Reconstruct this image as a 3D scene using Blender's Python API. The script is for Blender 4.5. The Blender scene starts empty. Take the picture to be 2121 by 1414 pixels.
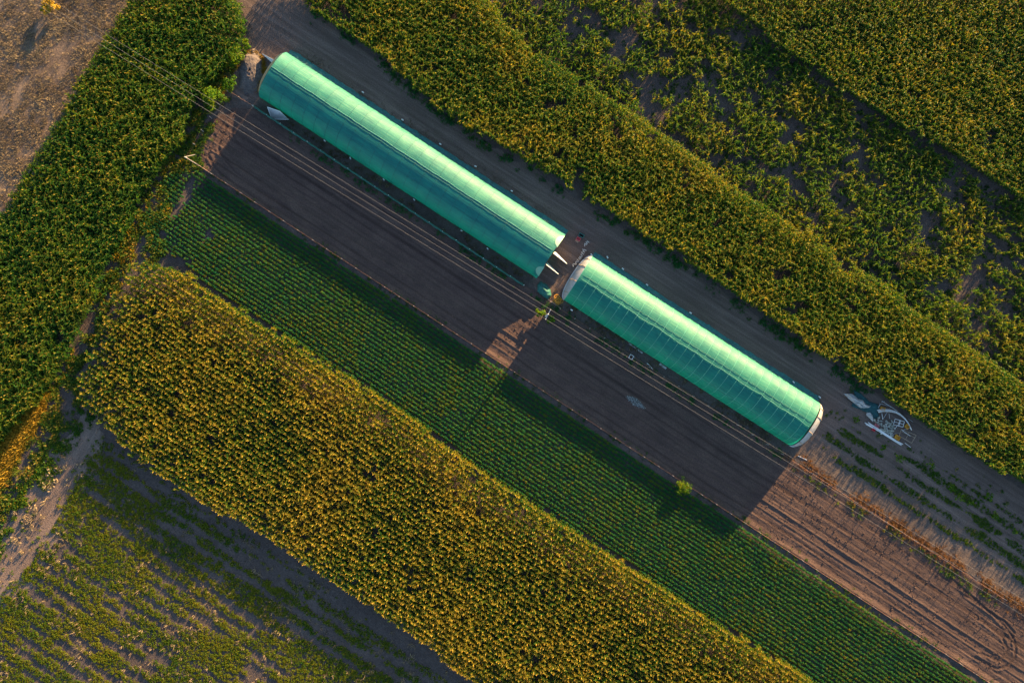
import bpy, math, random
import numpy as np
from mathutils import Vector, Matrix

random.seed(7)
rng = np.random.default_rng(7)
SC = bpy.context.scene
COL = SC.collection
R = math.radians

# ------------------------------------------------------------------ camera, sky, sun, exposure
PXM = 14.0                       # photo pixels per metre of ground
LENS = 28.0
CAMH = 2121 / PXM * LENS / 36.0
cam_d = bpy.data.cameras.new("camera"); cam = bpy.data.objects.new("camera", cam_d); COL.objects.link(cam)
cam.location = (0, 0, CAMH); cam.rotation_euler = (0, 0, 0)
cam_d.lens = LENS; cam_d.sensor_width = 36; cam_d.sensor_fit = 'HORIZONTAL'
cam_d.clip_start = 0.5; cam_d.clip_end = 5000
SC.camera = cam

SUN_EL, SUN_AZ = R(9.0), math.atan2(0.575, 0.818)       # azimuth clockwise from +Y
world = bpy.data.worlds.new("World"); SC.world = world; world.use_nodes = True
wn = world.node_tree; wn.nodes.clear()
sky = wn.nodes.new('ShaderNodeTexSky'); sky.sky_type = 'NISHITA'; sky.sun_disc = False
sky.sun_elevation = SUN_EL; sky.sun_rotation = SUN_AZ; sky.air_density = 1.0; sky.dust_density = 0.6; sky.ozone_density = 1.8
bg = wn.nodes.new('ShaderNodeBackground'); bg.inputs['Strength'].default_value = 0.072
wo = wn.nodes.new('ShaderNodeOutputWorld')
wn.links.new(sky.outputs[0], bg.inputs[0]); wn.links.new(bg.outputs[0], wo.inputs[0])

sl = bpy.data.lights.new("sun", 'SUN'); so = bpy.data.objects.new("sun", sl); COL.objects.link(so)
sl.energy = 5.0; sl.angle = R(0.5); sl.color = (1.0, 0.65, 0.30)
tosun = Vector((math.sin(SUN_AZ) * math.cos(SUN_EL), math.cos(SUN_AZ) * math.cos(SUN_EL), math.sin(SUN_EL)))
so.rotation_euler = tosun.to_track_quat('Z', 'Y').to_euler()
so.location = tosun * 200

SC.view_settings.view_transform = 'Standard'; SC.view_settings.look = 'None'
SC.view_settings.exposure = 2.6; SC.view_settings.gamma = 1.0
SC.cycles.max_bounces = 8; SC.cycles.transparent_max_bounces = 8

# ------------------------------------------------------------------ helpers
def P(px, py, h=0.0):
    """photo pixel -> world point at height h"""
    k = (CAMH - h) / CAMH / PXM
    return ((px - 1060.5) * k, -(py - 707) * k, h)

def PV(px, py, h=0.0): return Vector(P(px, py, h))

AX = math.atan2(-0.549, 0.836)             # direction of the beds and greenhouses
ANG_A = math.atan2(0.85, 0.53)
AU = np.array([math.cos(AX), math.sin(AX)]); AN = np.array([-AU[1], AU[0]])   # AN points to the sun side

def tag(o, label=None, cat=None, group=None, kind=None):
    if label: o['label'] = label
    if cat: o['category'] = cat
    if group: o['group'] = group
    if kind: o['kind'] = kind
    return o

def empty(name, loc, rz=0.0, label=None, cat=None, group=None):
    o = bpy.data.objects.new(name, None); COL.objects.link(o)
    o.location = loc; o.rotation_euler = (0, 0, rz); o.empty_display_size = 0.3
    return tag(o, label, cat, group)

class MB:
    def __init__(s): s.v = []; s.f = []; s.m = []; s.mi = 0
    def add(s, vs, fs):
        b = len(s.v); s.v += [tuple(p) for p in vs]
        s.f += [tuple(i + b for i in f) for f in fs]; s.m += [s.mi] * len(fs)
    def box(s, c, d, rot=None, taper=1.0, bev=0.0):
        hx, hy, hz = d[0] / 2, d[1] / 2, d[2] / 2
        vs = [Vector((x * (taper if z > 0 else 1), y * (taper if z > 0 else 1), z)) for z in (-hz, hz) for x, y in ((-hx, -hy), (hx, -hy), (hx, hy), (-hx, hy))]
        if rot is not None: vs = [rot @ p for p in vs]
        vs = [p + Vector(c) for p in vs]
        s.add(vs, [(3, 2, 1, 0), (4, 5, 6, 7), (0, 1, 5, 4), (1, 2, 6, 5), (2, 3, 7, 6), (3, 0, 4, 7)])
    def tube(s, pts, r, n=6, cap=True, r2=None):
        pts = [Vector(p) for p in pts]; k = len(pts); vs = []
        for i, p in enumerate(pts):
            t = (pts[min(i + 1, k - 1)] - pts[max(i - 1, 0)]).normalized()
            up = Vector((0, 0, 1)) if abs(t.z) < 0.9 else Vector((1, 0, 0))
            a = t.cross(up).normalized(); b = a.cross(t)
            rr = r if r2 is None else r + (r2 - r) * i / (k - 1)
            for j in range(n):
                q = 2 * math.pi * j / n
                vs.append(p + a * math.cos(q) * rr + b * math.sin(q) * rr)
        fs = [(i * n + j, i * n + (j + 1) % n, (i + 1) * n + (j + 1) % n, (i + 1) * n + j) for i in range(k - 1) for j in range(n)]
        if cap: fs += [tuple(range(n - 1, -1, -1)), tuple((k - 1) * n + j for j in range(n))]
        s.add(vs, fs)
    def build(s, name, mat, parent=None, smooth=False):
        me = bpy.data.meshes.new(name); me.from_pydata(s.v, [], s.f)
        for m in (mat if isinstance(mat, (list, tuple)) else [mat]): me.materials.append(m)
        if isinstance(mat, (list, tuple)): me.polygons.foreach_set('material_index', s.m)
        if smooth: me.polygons.foreach_set('use_smooth', [True] * len(me.polygons))
        me.update()
        o = bpy.data.objects.new(name, me); COL.objects.link(o)
        if parent: o.parent = parent
        return o

def mesh_np(name, V, F, mats, mi=None, attrs=None, parent=None, smooth=False):
    """V (n,3), F (m,4) quads -> one mesh object"""
    me = bpy.data.meshes.new(name); n, m = len(V), len(F)
    me.vertices.add(n); me.vertices.foreach_set('co', np.ascontiguousarray(V, dtype=np.float32).ravel())
    me.loops.add(m * 4); me.loops.foreach_set('vertex_index', np.ascontiguousarray(F, dtype=np.int32).ravel())
    me.polygons.add(m); me.polygons.foreach_set('loop_start', np.arange(0, m * 4, 4, dtype=np.int32))
    for mt in mats: me.materials.append(mt)
    if mi is not None: me.polygons.foreach_set('material_index', np.ascontiguousarray(mi, dtype=np.int32))
    if smooth: me.polygons.foreach_set('use_smooth', np.ones(m, dtype=bool))
    for k, a in (attrs or {}).items():
        at = me.attributes.new(k, 'FLOAT', 'POINT'); at.data.foreach_set('value', np.ascontiguousarray(a, dtype=np.float32))
    me.update(calc_edges=True)
    o = bpy.data.objects.new(name, me); COL.objects.link(o)
    if parent: o.parent = parent
    return o

# value noise in numpy
_lat = rng.random((256, 256))
def vnoise(x, y):
    xi = np.floor(x).astype(int); yi = np.floor(y).astype(int); fx = x - xi; fy = y - yi
    fx = fx * fx * (3 - 2 * fx); fy = fy * fy * (3 - 2 * fy)
    g = lambda a, b: _lat[a % 256, b % 256]
    return (g(xi, yi) * (1 - fx) + g(xi + 1, yi) * fx) * (1 - fy) + (g(xi, yi + 1) * (1 - fx) + g(xi + 1, yi + 1) * fx) * fy
def fbm(x, y, s, o=3):
    v = 0; a = 0.5; t = 0
    for k in range(o):
        v = v + a * vnoise(x / s + 17.3 * k, y / s - 9.1 * k); t += a; a *= 0.55; s = s / 2.1
    return v / t
def uv_of(x, y): return x * AU[0] + y * AU[1], x * AN[0] + y * AN[1]

def in_poly(x, y, poly):
    c = np.zeros(len(x), dtype=bool); n = len(poly)
    for i in range(n):
        x1, y1 = poly[i][:2]; x2, y2 = poly[(i + 1) % n][:2]
        if y1 == y2: continue
        k = (y1 > y) != (y2 > y)
        c ^= k & (x < (x2 - x1) * (y - y1) / (y2 - y1) + x1)
    return c
def poly_w(pts, h=0.0): return [P(a, b, h)[:2] for a, b in pts]
def dist_line(x, y, pl):
    d = np.full(len(x), 1e9)
    for (x1, y1), (x2, y2) in zip(pl[:-1], pl[1:]):
        dx, dy = x2 - x1, y2 - y1; t = np.clip(((x - x1) * dx + (y - y1) * dy) / (dx * dx + dy * dy), 0, 1)
        d = np.minimum(d, np.hypot(x - x1 - t * dx, y - y1 - t * dy))
    return d

# ------------------------------------------------------------------ materials
def new_mat(name):
    m = bpy.data.materials.new(name); m.use_nodes = True
    nt = m.node_tree; b = nt.nodes['Principled BSDF']; return m, nt, b
def N(nt, t, **k):
    n = nt.nodes.new(t)
    for a, v in k.items():
        if a in n.inputs: n.inputs[a].default_value = v
        else: setattr(n, a, v)
    return n
def ramp(nt, stops, fac=None):
    n = nt.nodes.new('ShaderNodeValToRGB'); e = n.color_ramp.elements
    while len(e) < len(stops): e.new(0.5)
    for el, (p, c) in zip(e, stops): el.position = p; el.color = (*c, 1)
    if fac is not None: nt.links.new(fac, n.inputs[0])
    return n
def mixc(nt, a, b, fac, mode='MIX'):
    n = nt.nodes.new('ShaderNodeMix'); n.data_type = 'RGBA'; n.blend_type = mode
    for s, v in ((n.inputs[0], fac), (n.inputs[6], a), (n.inputs[7], b)):
        if hasattr(v, 'node'): nt.links.new(v, s)
        else: s.default_value = (*v, 1) if isinstance(v, tuple) else v
    return n.outputs[2]
def simple(name, c, rough=0.6, var=0.25, scale=6.0, metal=0.0, bump=0.0):
    m, nt, b = new_mat(name)
    tc = N(nt, 'ShaderNodeTexCoord'); no = N(nt, 'ShaderNodeTexNoise', Scale=scale, Detail=4.0)
    nt.links.new(tc.outputs['Object'], no.inputs['Vector'])
    lo = tuple(x * (1 - var) for x in c); hi = tuple(min(1, x * (1 + var)) for x in c)
    rp = ramp(nt, [(0.3, lo), (0.7, hi)], no.outputs[0]); nt.links.new(rp.outputs[0], b.inputs['Base Color'])
    b.inputs['Roughness'].default_value = rough; b.inputs['Metallic'].default_value = metal
    if bump:
        bp = N(nt, 'ShaderNodeBump', Strength=1.0, Distance=bump); nt.links.new(no.outputs[0], bp.inputs['Height']); nt.links.new(bp.outputs[0], b.inputs['Normal'])
    return m
def soil(name, dark, mid, light, big=0.12, fine=6.0, bump=0.05, stretch=None, speck=None, ang=None, rut_dark=None, w2=0.55):
    """earth: broad blotches, finer mottling, clods as bump; stretch = streak length along the bed direction"""
    m, nt, b = new_mat(name)
    tc = N(nt, 'ShaderNodeTexCoord')
    mp = N(nt, 'ShaderNodeMapping'); mp.inputs['Rotation'].default_value = (0, 0, -(AX if ang is None else ang)); nt.links.new(tc.outputs['Object'], mp.inputs['Vector'])
    v0 = mp.outputs[0]
    vec = v0
    if stretch:
        m2 = N(nt, 'ShaderNodeMapping'); m2.inputs['Scale'].default_value = (1 / stretch, 1, 1); nt.links.new(v0, m2.inputs['Vector']); vec = m2.outputs[0]
    n1 = N(nt, 'ShaderNodeTexNoise', Scale=big, Detail=6.0, Roughness=0.62); nt.links.new(v0, n1.inputs['Vector'])
    n2 = N(nt, 'ShaderNodeTexNoise', Scale=1.6, Detail=6.0, Roughness=0.7); nt.links.new(vec, n2.inputs['Vector'])
    n3 = N(nt, 'ShaderNodeTexNoise', Scale=fine, Detail=5.0, Roughness=0.75); nt.links.new(v0, n3.inputs['Vector'])
    r1 = ramp(nt, [(0.3, dark), (0.5, mid), (0.72, light)], n1.outputs[0])
    r2 = ramp(nt, [(0.28, dark), (0.5, mid), (0.75, light)], n2.outputs[0])
    c = mixc(nt, r1.outputs[0], r2.outputs[0], w2)
    r3 = ramp(nt, [(0.3, (0.55, 0.55, 0.55)), (0.5, (1, 1, 1)), (0.72, (1.5, 1.45, 1.4))], n3.outputs[0])
    c = mixc(nt, c, r3.outputs[0], 0.85, 'MULTIPLY')
    if speck:
        vo = N(nt, 'ShaderNodeTexVoronoi', Scale=2.3); nt.links.new(v0, vo.inputs['Vector'])
        rs = ramp(nt, [(0.0, (1, 1, 1)), (0.06, (1, 1, 1)), (0.10, (0, 0, 0))], vo.outputs['Distance'])
        c = mixc(nt, c, speck, rs.outputs[0])
    if rut_dark:                                     # wheel ruts: pressed soil, with furrow shade painted into the colour
        at = N(nt, 'ShaderNodeAttribute', attribute_name=rut_dark); c = mixc(nt, c, mixc(nt, c, (0.55, 0.53, 0.55), 1.0, 'MULTIPLY'), at.outputs['Fac'])
    nt.links.new(c, b.inputs['Base Color']); b.inputs['Roughness'].default_value = 0.95
    b.inputs['Specular IOR Level'].default_value = 0.15
    mm = N(nt, 'ShaderNodeMath', operation='ADD'); nt.links.new(n3.outputs[0], mm.inputs[0]); nt.links.new(n2.outputs[0], mm.inputs[1])
    bp = N(nt, 'ShaderNodeBump', Strength=1.0, Distance=bump); nt.links.new(mm.outputs[0], bp.inputs['Height']); nt.links.new(bp.outputs[0], b.inputs['Normal'])
    return m
def leaf(name, stops, trans=0.42, rough=0.5, tk=(3.2, 1.7, 0.35)):
    """foliage: colour picked along a ramp by the per-plant 'tint' attribute"""
    m, nt, b = new_mat(name)
    at = N(nt, 'ShaderNodeAttribute', attribute_name='tint')
    rp = ramp(nt, stops, at.outputs['Fac']); nt.links.new(rp.outputs[0], b.inputs['Base Color'])
    b.inputs['Roughness'].default_value = rough; b.inputs['Specular IOR Level'].default_value = 0.08
    tr = N(nt, 'ShaderNodeBsdfTranslucent')
    rt = ramp(nt, [(p, tuple(min(0.75, a * k) for a, k in zip(c, tk))) for p, c in stops], at.outputs['Fac'])   # leaves pass more yellow than they reflect
    nt.links.new(rt.outputs[0], tr.inputs[0])
    mx = N(nt, 'ShaderNodeMixShader'); mx.inputs[0].default_value = trans
    out = nt.nodes['Material Output']
    nt.links.new(b.outputs[0], mx.inputs[1]); nt.links.new(tr.outputs[0], mx.inputs[2]); nt.links.new(mx.outputs[0], out.inputs[0])
    return m

M = {}
M['ground'] = soil('earth_ground', (0.048, 0.037, 0.034), (0.088, 0.068, 0.062), (0.135, 0.106, 0.096), fine=5, bump=0.08)
M['track'] = soil('track_dirt', (0.064, 0.046, 0.039), (0.122, 0.089, 0.076), (0.210, 0.155, 0.132), fine=6, bump=0.07, stretch=22, w2=0.75)
M['road'] = soil('road_dirt', (0.100, 0.071, 0.060), (0.165, 0.120, 0.100), (0.25, 0.184, 0.150), fine=5, bump=0.10, stretch=9, ang=math.atan2(0.85, 0.5))
M['field'] = soil('field_soil', (0.060, 0.046, 0.041), (0.105, 0.081, 0.070), (0.165, 0.126, 0.106), fine=5, bump=0.08, stretch=5)
M['bed'] = soil('bed_soil', (0.050, 0.034, 0.032), (0.082, 0.054, 0.047), (0.120, 0.080, 0.067), big=0.25, fine=6, bump=0.10, stretch=9, rut_dark='rut')
M['stubble'] = soil('stubble_soil', (0.060, 0.043, 0.034), (0.145, 0.105, 0.080), (0.25, 0.185, 0.135), big=0.15, fine=3.0, bump=0.12, stretch=8, ang=ANG_A)
M['corn'] = leaf('corn_leaf', [(0.0, (0.012, 0.052, 0.014)), (0.45, (0.026, 0.085, 0.012)), (0.75, (0.070, 0.112, 0.012)), (1.0, (0.150, 0.140, 0.018))], tk=(3.0, 2.2, 0.3))
M['tassel'] = leaf('corn_tassel', [(0.0, (0.12, 0.11, 0.02)), (1.0, (0.34, 0.23, 0.035))], trans=0.25, tk=(1.5, 1.3, 0.6))
M['bean'] = leaf('bean_leaf', [(0.0, (0.011, 0.098, 0.038)), (0.5, (0.020, 0.118, 0.028)), (1.0, (0.07, 0.13, 0.014))], tk=(5.6, 1.55, 0.3))
M['lowcrop'] = leaf('low_crop_leaf', [(0.0, (0.014, 0.060, 0.012)), (0.5, (0.036, 0.100, 0.010)), (1.0, (0.12, 0.15, 0.012))], tk=(4.0, 2.1, 0.3))
M['weed'] = leaf('weed_leaf', [(0.0, (0.016, 0.065, 0.020)), (0.4, (0.03, 0.095, 0.014)), (0.75, (0.10, 0.13, 0.018)), (1.0, (0.27, 0.20, 0.05))])
M['straw'] = leaf('dry_straw', [(0.0, (0.09, 0.066, 0.042)), (0.5, (0.24, 0.185, 0.115)), (1.0, (0.42, 0.33, 0.19))], trans=0.2, rough=0.8, tk=(1, 1, 1))
M['rustgrass'] = leaf('rusty_grass', [(0.0, (0.12, 0.055, 0.025)), (1.0, (0.33, 0.18, 0.06))], trans=0.2, rough=0.8, tk=(1, 1, 1))
M['gold'] = leaf('golden_grass', [(0.0, (0.20, 0.12, 0.015)), (1.0, (0.42, 0.27, 0.03))], trans=0.25, tk=(1.2, 1.1, .8))
M['bush'] = leaf('bush_leaf', [(0.0, (0.025, 0.09, 0.012)), (0.5, (0.055, 0.15, 0.012)), (1.0, (0.12, 0.20, 0.014))], trans=0.45, tk=(3.5, 2.0, 0.3))
M['bark'] = simple('bark', (0.10, 0.07, 0.05), 0.9, 0.4, 20, bump=0.02)
M['white'] = simple('white_paint', (0.72, 0.72, 0.72), 0.45, 0.12, 9)
M['fpost'] = simple('grey_post', (0.27, 0.24, 0.22), 0.9, 0.3, 14)
M['conc'] = simple('pale_concrete', (0.50, 0.47, 0.43), 0.9, 0.25, 14, bump=0.01)
M['steel'] = simple('galvanised_steel', (0.42, 0.43, 0.44), 0.4, 0.2, 8, metal=0.7)
M['film'] = simple('white_film', (0.34, 0.34, 0.34), 0.35, 0.15, 3)
M['red'] = simple('red_plastic', (0.55, 0.03, 0.045), 0.4)
M['yellow'] = simple('yellow_plastic', (0.62, 0.30, 0.02), 0.45)
M['teal'] = simple('teal_plastic', (0.02, 0.22, 0.19), 0.45)
M['wood'] = simple('weathered_wood', (0.34, 0.25, 0.18), 0.9, 0.4, 12)
M['cable'] = simple('pale_cable', (0.14, 0.14, 0.15), 0.8, 0.05)
M['rust'] = simple('rusty_wire', (0.16, 0.075, 0.05), 0.8, 0.3)
M['net_skirt'] = simple('net_skirt', (0.006, 0.11, 0.105), 0.7, 0.35, 3)
M['black'] = simple('dark_inside', (0.01, 0.012, 0.015), 0.8)
M['greennet'] = simple('green_net', (0.006, 0.10, 0.085), 0.75, 0.4, 5)
M['tealnet'] = simple('teal_net', (0.008, 0.060, 0.066), 0.8, 0.45, 2.5)

def cover_mat(name, base, streak, dark):
    """shade net over film: woven streaks along the tunnel, lets a little sun straight through and glows a bit"""
    m, nt, b = new_mat(name)
    tc = N(nt, 'ShaderNodeTexCoord')
    mp = N(nt, 'ShaderNodeMapping'); mp.inputs['Scale'].default_value = (0.35, 7.0, 7.0); nt.links.new(tc.outputs['Object'], mp.inputs['Vector'])
    n1 = N(nt, 'ShaderNodeTexNoise', Scale=1.0, Detail=5.0, Roughness=0.65); nt.links.new(mp.outputs[0], n1.inputs['Vector'])
    n2 = N(nt, 'ShaderNodeTexNoise', Scale=0.45, Detail=6.0, Roughness=0.65); nt.links.new(tc.outputs['Object'], n2.inputs['Vector'])
    r1 = ramp(nt, [(0.3, dark), (0.5, base), (0.72, streak)], n1.outputs[0])
    r2 = ramp(nt, [(0.3, (0.68, 0.78, 0.84)), (0.7, (1.22, 1.14, 1.05))], n2.outputs[0])
    c = mixc(nt, r1.outputs[0], r2.outputs[0], 1.0, 'MULTIPLY')
    nt.links.new(c, b.inputs['Base Color']); b.inputs['Roughness'].default_value = 0.58
    b.inputs['Specular IOR Level'].default_value = 0.60
    bp = N(nt, 'ShaderNodeBump', Strength=0.8, Distance=0.025); nt.links.new(n1.outputs[0], bp.inputs['Height']); nt.links.new(bp.outputs[0], b.inputs['Normal'])
    tr = N(nt, 'ShaderNodeBsdfTranslucent'); nt.links.new(c, tr.inputs[0])
    tp = N(nt, 'ShaderNodeBsdfTransparent'); tp.inputs[0].default_value = (0.25, 0.85, 0.65, 1)
    a = N(nt, 'ShaderNodeMixShader'); a.inputs[0].default_value = 0.38
    nt.links.new(b.outputs[0], a.inputs[1]); nt.links.new(tr.outputs[0], a.inputs[2])
    a2 = N(nt, 'ShaderNodeMixShader'); a2.inputs[0].default_value = 0.16
    nt.links.new(a.outputs[0], a2.inputs[1]); nt.links.new(tp.outputs[0], a2.inputs[2])
    nt.links.new(a2.outputs[0], nt.nodes['Material Output'].inputs[0])
    return m
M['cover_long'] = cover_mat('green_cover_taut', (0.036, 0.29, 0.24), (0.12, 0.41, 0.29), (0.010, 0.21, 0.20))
M['cover_double_shaded'] = cover_mat('green_cover_double_shaded', (0.003, 0.21, 0.21), (0.010, 0.28, 0.25), (0.0015, 0.16, 0.175))  # overlapped net, its shaded side also painted darker and bluer
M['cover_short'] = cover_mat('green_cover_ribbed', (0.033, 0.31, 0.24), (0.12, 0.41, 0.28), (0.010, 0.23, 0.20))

M['cover_short_shaded'] = cover_mat('green_cover_ribbed_shaded', (0.004, 0.23, 0.195), (0.014, 0.29, 0.23), (0.002, 0.175, 0.165))  # darker copy of the ribbed cover, shade put into its colour

# ------------------------------------------------------------------ ground sheets
def sheet(name, pts, z, mat, jit=0.35, step=0.8, kind='structure', grid=None):
    """irregular-edged flat sheet"""
    w = [Vector((*P(a, b)[:2], 0)) for a, b in pts]; out = []
    for i in range(len(w)):
        p, q = w[i], w[(i + 1) % len(w)]; n = max(1, int((q - p).length / step))
        for k in range(n):
            r = p.lerp(q, k / n); out.append(r)
    a = np.array([(p.x, p.y) for p in out])
    jx = (fbm(a[:, 0] + 50, a[:, 1], 1.7) - 0.5) * 4 * jit; jy = (fbm(a[:, 0], a[:, 1] + 90, 1.7) - 0.5) * 4 * jit
    import bmesh
    bm = bmesh.new(); vs = [bm.verts.new((p.x + dx, p.y + dy, z)) for p, dx, dy in zip(out, jx, jy)]
    f = bm.faces.new(vs); bmesh.ops.triangulate(bm, faces=[f])
    for f in bm.faces:
        if f.normal.z < 0: f.normal_flip()
    me = bpy.data.meshes.new(name); bm.to_mesh(me); bm.free(); me.materials.append(mat)
    o = bpy.data.objects.new(name, me); COL.objects.link(o); return tag(o, kind=kind)

g = MB(); g.add([(-900, -900, -0.01), (900, -900, -0.01), (900, 900, -0.01), (-900, 900, -0.01)], [(0, 1, 2, 3)])
tag(g.build('ground', M['ground']), kind='structure')
sheet('dirt_road', [(178, 850), (222, 905), (205, 965), (150, 1050), (110, 1130), (60, 1220), (0, 1290), (-160, 1520), (-400, 1520), (-90, 1240), (0, 1110), (60, 1010), (110, 925)], 0.007, M['road'], jit=0.5, step=0.6)
sheet('stubble_ground', [(-700, -300), (330, -300), (290, 0), (234, 72), (212, 107), (166, 185), (128, 252), (72, 352), (0, 460), (-200, 760), (-700, 1200)], 0.002, M['stubble'])
sheet('dirt_track', [(330, -300), (520, -300), (630, -10), (700, 62), (800, 132), (900, 226), (1000, 292), (1100, 348), (1250, 442), (1400, 532), (1550, 642), (1700, 742), (1800, 802),
                     (1900, 872), (2000, 942), (2121, 1012), (2400, 1190), (2400, 1440), (2121, 1262), (1900, 1116), (1700, 980), (1628, 930), (1650, 890), (1230, 620), (1150, 640), (1110, 600), (1100, 560), (600, 240), (535, 215), (480, 200), (440, 240), (425, 230), (470, 150), (520, 60), (480, 0)], 0.003, M['track'], jit=0.4)
sheet('side_path', [(1660, 930), (1720, 930), (1840, 1000), (2121, 1195), (2400, 1385), (2400, 1450), (2121, 1265), (1900, 1118), (1700, 985), (1630, 940)], 0.008, M['field'], jit=0.3)

# soil bed: a fine relief with wheel ruts and berms
def bed():
    lo = lambda u0: None
    pL0, pL1 = np.array(P(392, 330)[:2]), np.array(P(2045, 1410)[:2])
    pU0, pU1 = np.array(P(529, 223)[:2]), np.array(P(2075, 1237)[:2])
    uL0, vL0 = uv_of(*pL0); uL1, vL1 = uv_of(*pL1); uU0, vU0 = uv_of(*pU0); uU1, vU1 = uv_of(*pU1)
    vl = lambda u: vL0 + (vL1 - vL0) * (u - uL0) / (uL1 - uL0)
    vu = lambda u: vU0 + (vU1 - vU0) * (u - uU0) / (uU1 - uU0)
    us = np.arange(uL0 - 1.5, uL1 + 22, 0.14); n = 86
    t = np.linspace(-0.01, 1.0, n)
    U, T = np.meshgrid(us, t, indexing='ij')
    V_ = vu(U) + (vl(U) - vu(U)) * T
    X = U * AU[0] + V_ * AN[0]; Y = U * AU[1] + V_ * AN[1]
    x, y = X.ravel(), Y.ravel(); u = U.ravel(); tt = T.ravel(); W = abs(vl(0) - vu(0))
    z = 0.03 + (fbm(x, y, 0.5, 3) - 0.5) * 0.05 + (fbm(u * 0.05, tt * W, 0.45, 2) - 0.5) * 0.03
    wob = (fbm(u, u * 0, 16.0, 2) - 0.5) * 0.35; rut = np.zeros(len(x))
    for c, dep, wd in ((0.20, -0.08, 0.13), (0.215, 0.05, 0.10), (0.33, -0.07, 0.12), (0.345, 0.04, .1), (0.39, -0.12, 0.28), (0.42, 0.06, 0.14), (0.49, -0.10, 0.14), (0.505, 0.05, .1), (0.62, -0.05, .1), (0.635, 0.11, 0.13), (0.725, -0.05, .1), (0.74, 0.10, 0.13),
                       (0.84, -0.11, 0.14), (0.86, 0.07, 0.12), (0.10, -0.05, 0.11), (0.57, -0.05, 0.1), (0.79, 0.04, .1), (0.685, -0.04, .1), (0.92, -0.06, .12)):
        d = (tt - c) * W + wob * (0.5 + c) ; k_ = np.exp(-(d / wd) ** 2) * (0.7 + 0.6 * vnoise(u / 5 + c * 40, u * 0)); z += 0.65 * dep * k_; rut += k_ * max(0, -dep) * 7
    for pl, dep in (([(482, 280), (491, 293), (502, 298), (527, 313), (600, 360)], -0.08), ([(470, 262), (452, 304), (456, 318), (470, 337), (491, 359), (526, 382), (600, 433)], -0.08),
                    ([(445, 280), (431, 322), (441, 341), (456, 359), (477, 376), (512, 400), (560, 432)], -0.09), ([(467, 327), (477, 337), (497, 347), (540, 375)], -0.06),
                    ([(2000, 1232), (2055, 1270), (2081, 1296), (2096, 1316), (2103, 1337), (2102, 1360), (2087, 1378), (2064, 1384), (2020, 1360)], -0.10),
                    ([(1964, 1193), (2043, 1261), (2081, 1287), (2100, 1310)], -0.08), ([(2040, 1290), (2075, 1318), (2088, 1345), (2070, 1368), (2030, 1352)], -0.07)):
        d = dist_line(x, y, poly_w(pl)); rut += np.exp(-(d / 0.15) ** 2) * 0.6; z += dep * (np.exp(-(d / 0.16) ** 2) - 0.5 * np.exp(-((d - 0.33) / 0.14) ** 2))
    # lip at both fences
    z += 0.10 * np.exp(-((tt - 0.985) * W / 0.35) ** 2) * (0.6 + vnoise(u / 1.5, u * 0)) + 0.06 * np.exp(-((tt - 0.02) * W / 0.5) ** 2)
    z = np.maximum(z, 0.006)
    nu = len(us); idx = np.arange(nu * n).reshape(nu, n)
    F = np.stack([idx[:-1, :-1], idx[:-1, 1:], idx[1:, 1:], idx[1:, :-1]], -1).reshape(-1, 4)
    # rounded left end
    cx = np.array(poly_w([(430, 250), (455, 240), (485, 222), (535, 226), (2400, 1448), (2300, 1590), (392, 331), (405, 300)]))
    keep = in_poly(x, y, [tuple(p) for p in cx]); F = F[keep[F].all(1)]
    # drop unused verts
    used = np.unique(F); mp = np.full(len(x), -1); mp[used] = np.arange(len(used))
    o = mesh_np('soil_bed', np.stack([x, y, z], 1)[used], mp[F], [M['bed']], None, {'rut': np.clip(rut, 0, 1)[used]}, smooth=True)
    return tag(o, kind='structure')
bed()

# ------------------------------------------------------------------ plants as numpy templates
def corn_template(h, nleaf, L, tassel, r, tb=0.0, up=0.0):
    V, F, Mi, T = [], [], [], []
    def quad(a, b, c, d, m, t):
        k = len(V); V.extend([a, b, c, d]); F.append((k, k + 1, k + 2, k + 3)); Mi.append(m); T.extend([t] * 4)
    for a in (0, math.pi / 2):
        dx, dy = 0.018 * math.cos(a), 0.018 * math.sin(a)
        quad((-dx, -dy, 0), (dx, dy, 0), (dx * .6, dy * .6, h * .92), (-dx * .6, -dy * .6, h * .92), 0, -0.1)
    base = 0.0
    for i in range(nleaf):
        f = (i + 0.7) / nleaf; z0 = h * (0.28 + 0.62 * f); a = base + (i % 2) * math.pi + r.normal(0, 0.55)
        ln = L * (1.05 - 0.45 * abs(f - 0.45)) * r.uniform(0.85, 1.15); el = r.uniform(0.95, 1.35) + up; bend = r.uniform(1.7, 2.9)
        p = np.array([0, 0, z0]); pts = [p.copy()]
        for s in range(3):
            e = el - bend * (s + 0.35) / 3
            p = p + ln / 3 * np.array([math.cos(a) * math.cos(e), math.sin(a) * math.cos(e), math.sin(e)]); pts.append(p.copy())
            a += r.normal(0, 0.15)
        side = np.array([-math.sin(a), math.cos(a), r.normal(0, 0.3)]); wd = [0.035, 0.056, 0.046, 0.008]
        t = r.normal(0, 0.12) + 0.28 * (f - 0.5)  # upper leaves tinted yellower, sunlit tops put into the colour
        for s in range(3):
            quad(pts[s] - side * wd[s], pts[s] + side * wd[s], pts[s + 1] + side * wd[s + 1], pts[s + 1] - side * wd[s + 1], 0, t + 0.05 * s)
    for i in range(tassel):
        a = r.random() * 6.28; e = r.uniform(0.35, 1.3); ln = r.uniform(0.22, 0.36)
        d = np.array([math.cos(a) * math.cos(e), math.sin(a) * math.cos(e), math.sin(e)]); p0 = np.array([0, 0, h * 0.9]); p1 = p0 + d * ln
        s = np.array([-math.sin(a), math.cos(a), 0]) * 0.022
        quad(p0 - s, p0 + s, p1 + s * .8, p1 - s * .8, 1, tb + r.normal(0, 0.15))
    return np.array(V, float), np.array(F), np.array(Mi), np.array(T)
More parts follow.
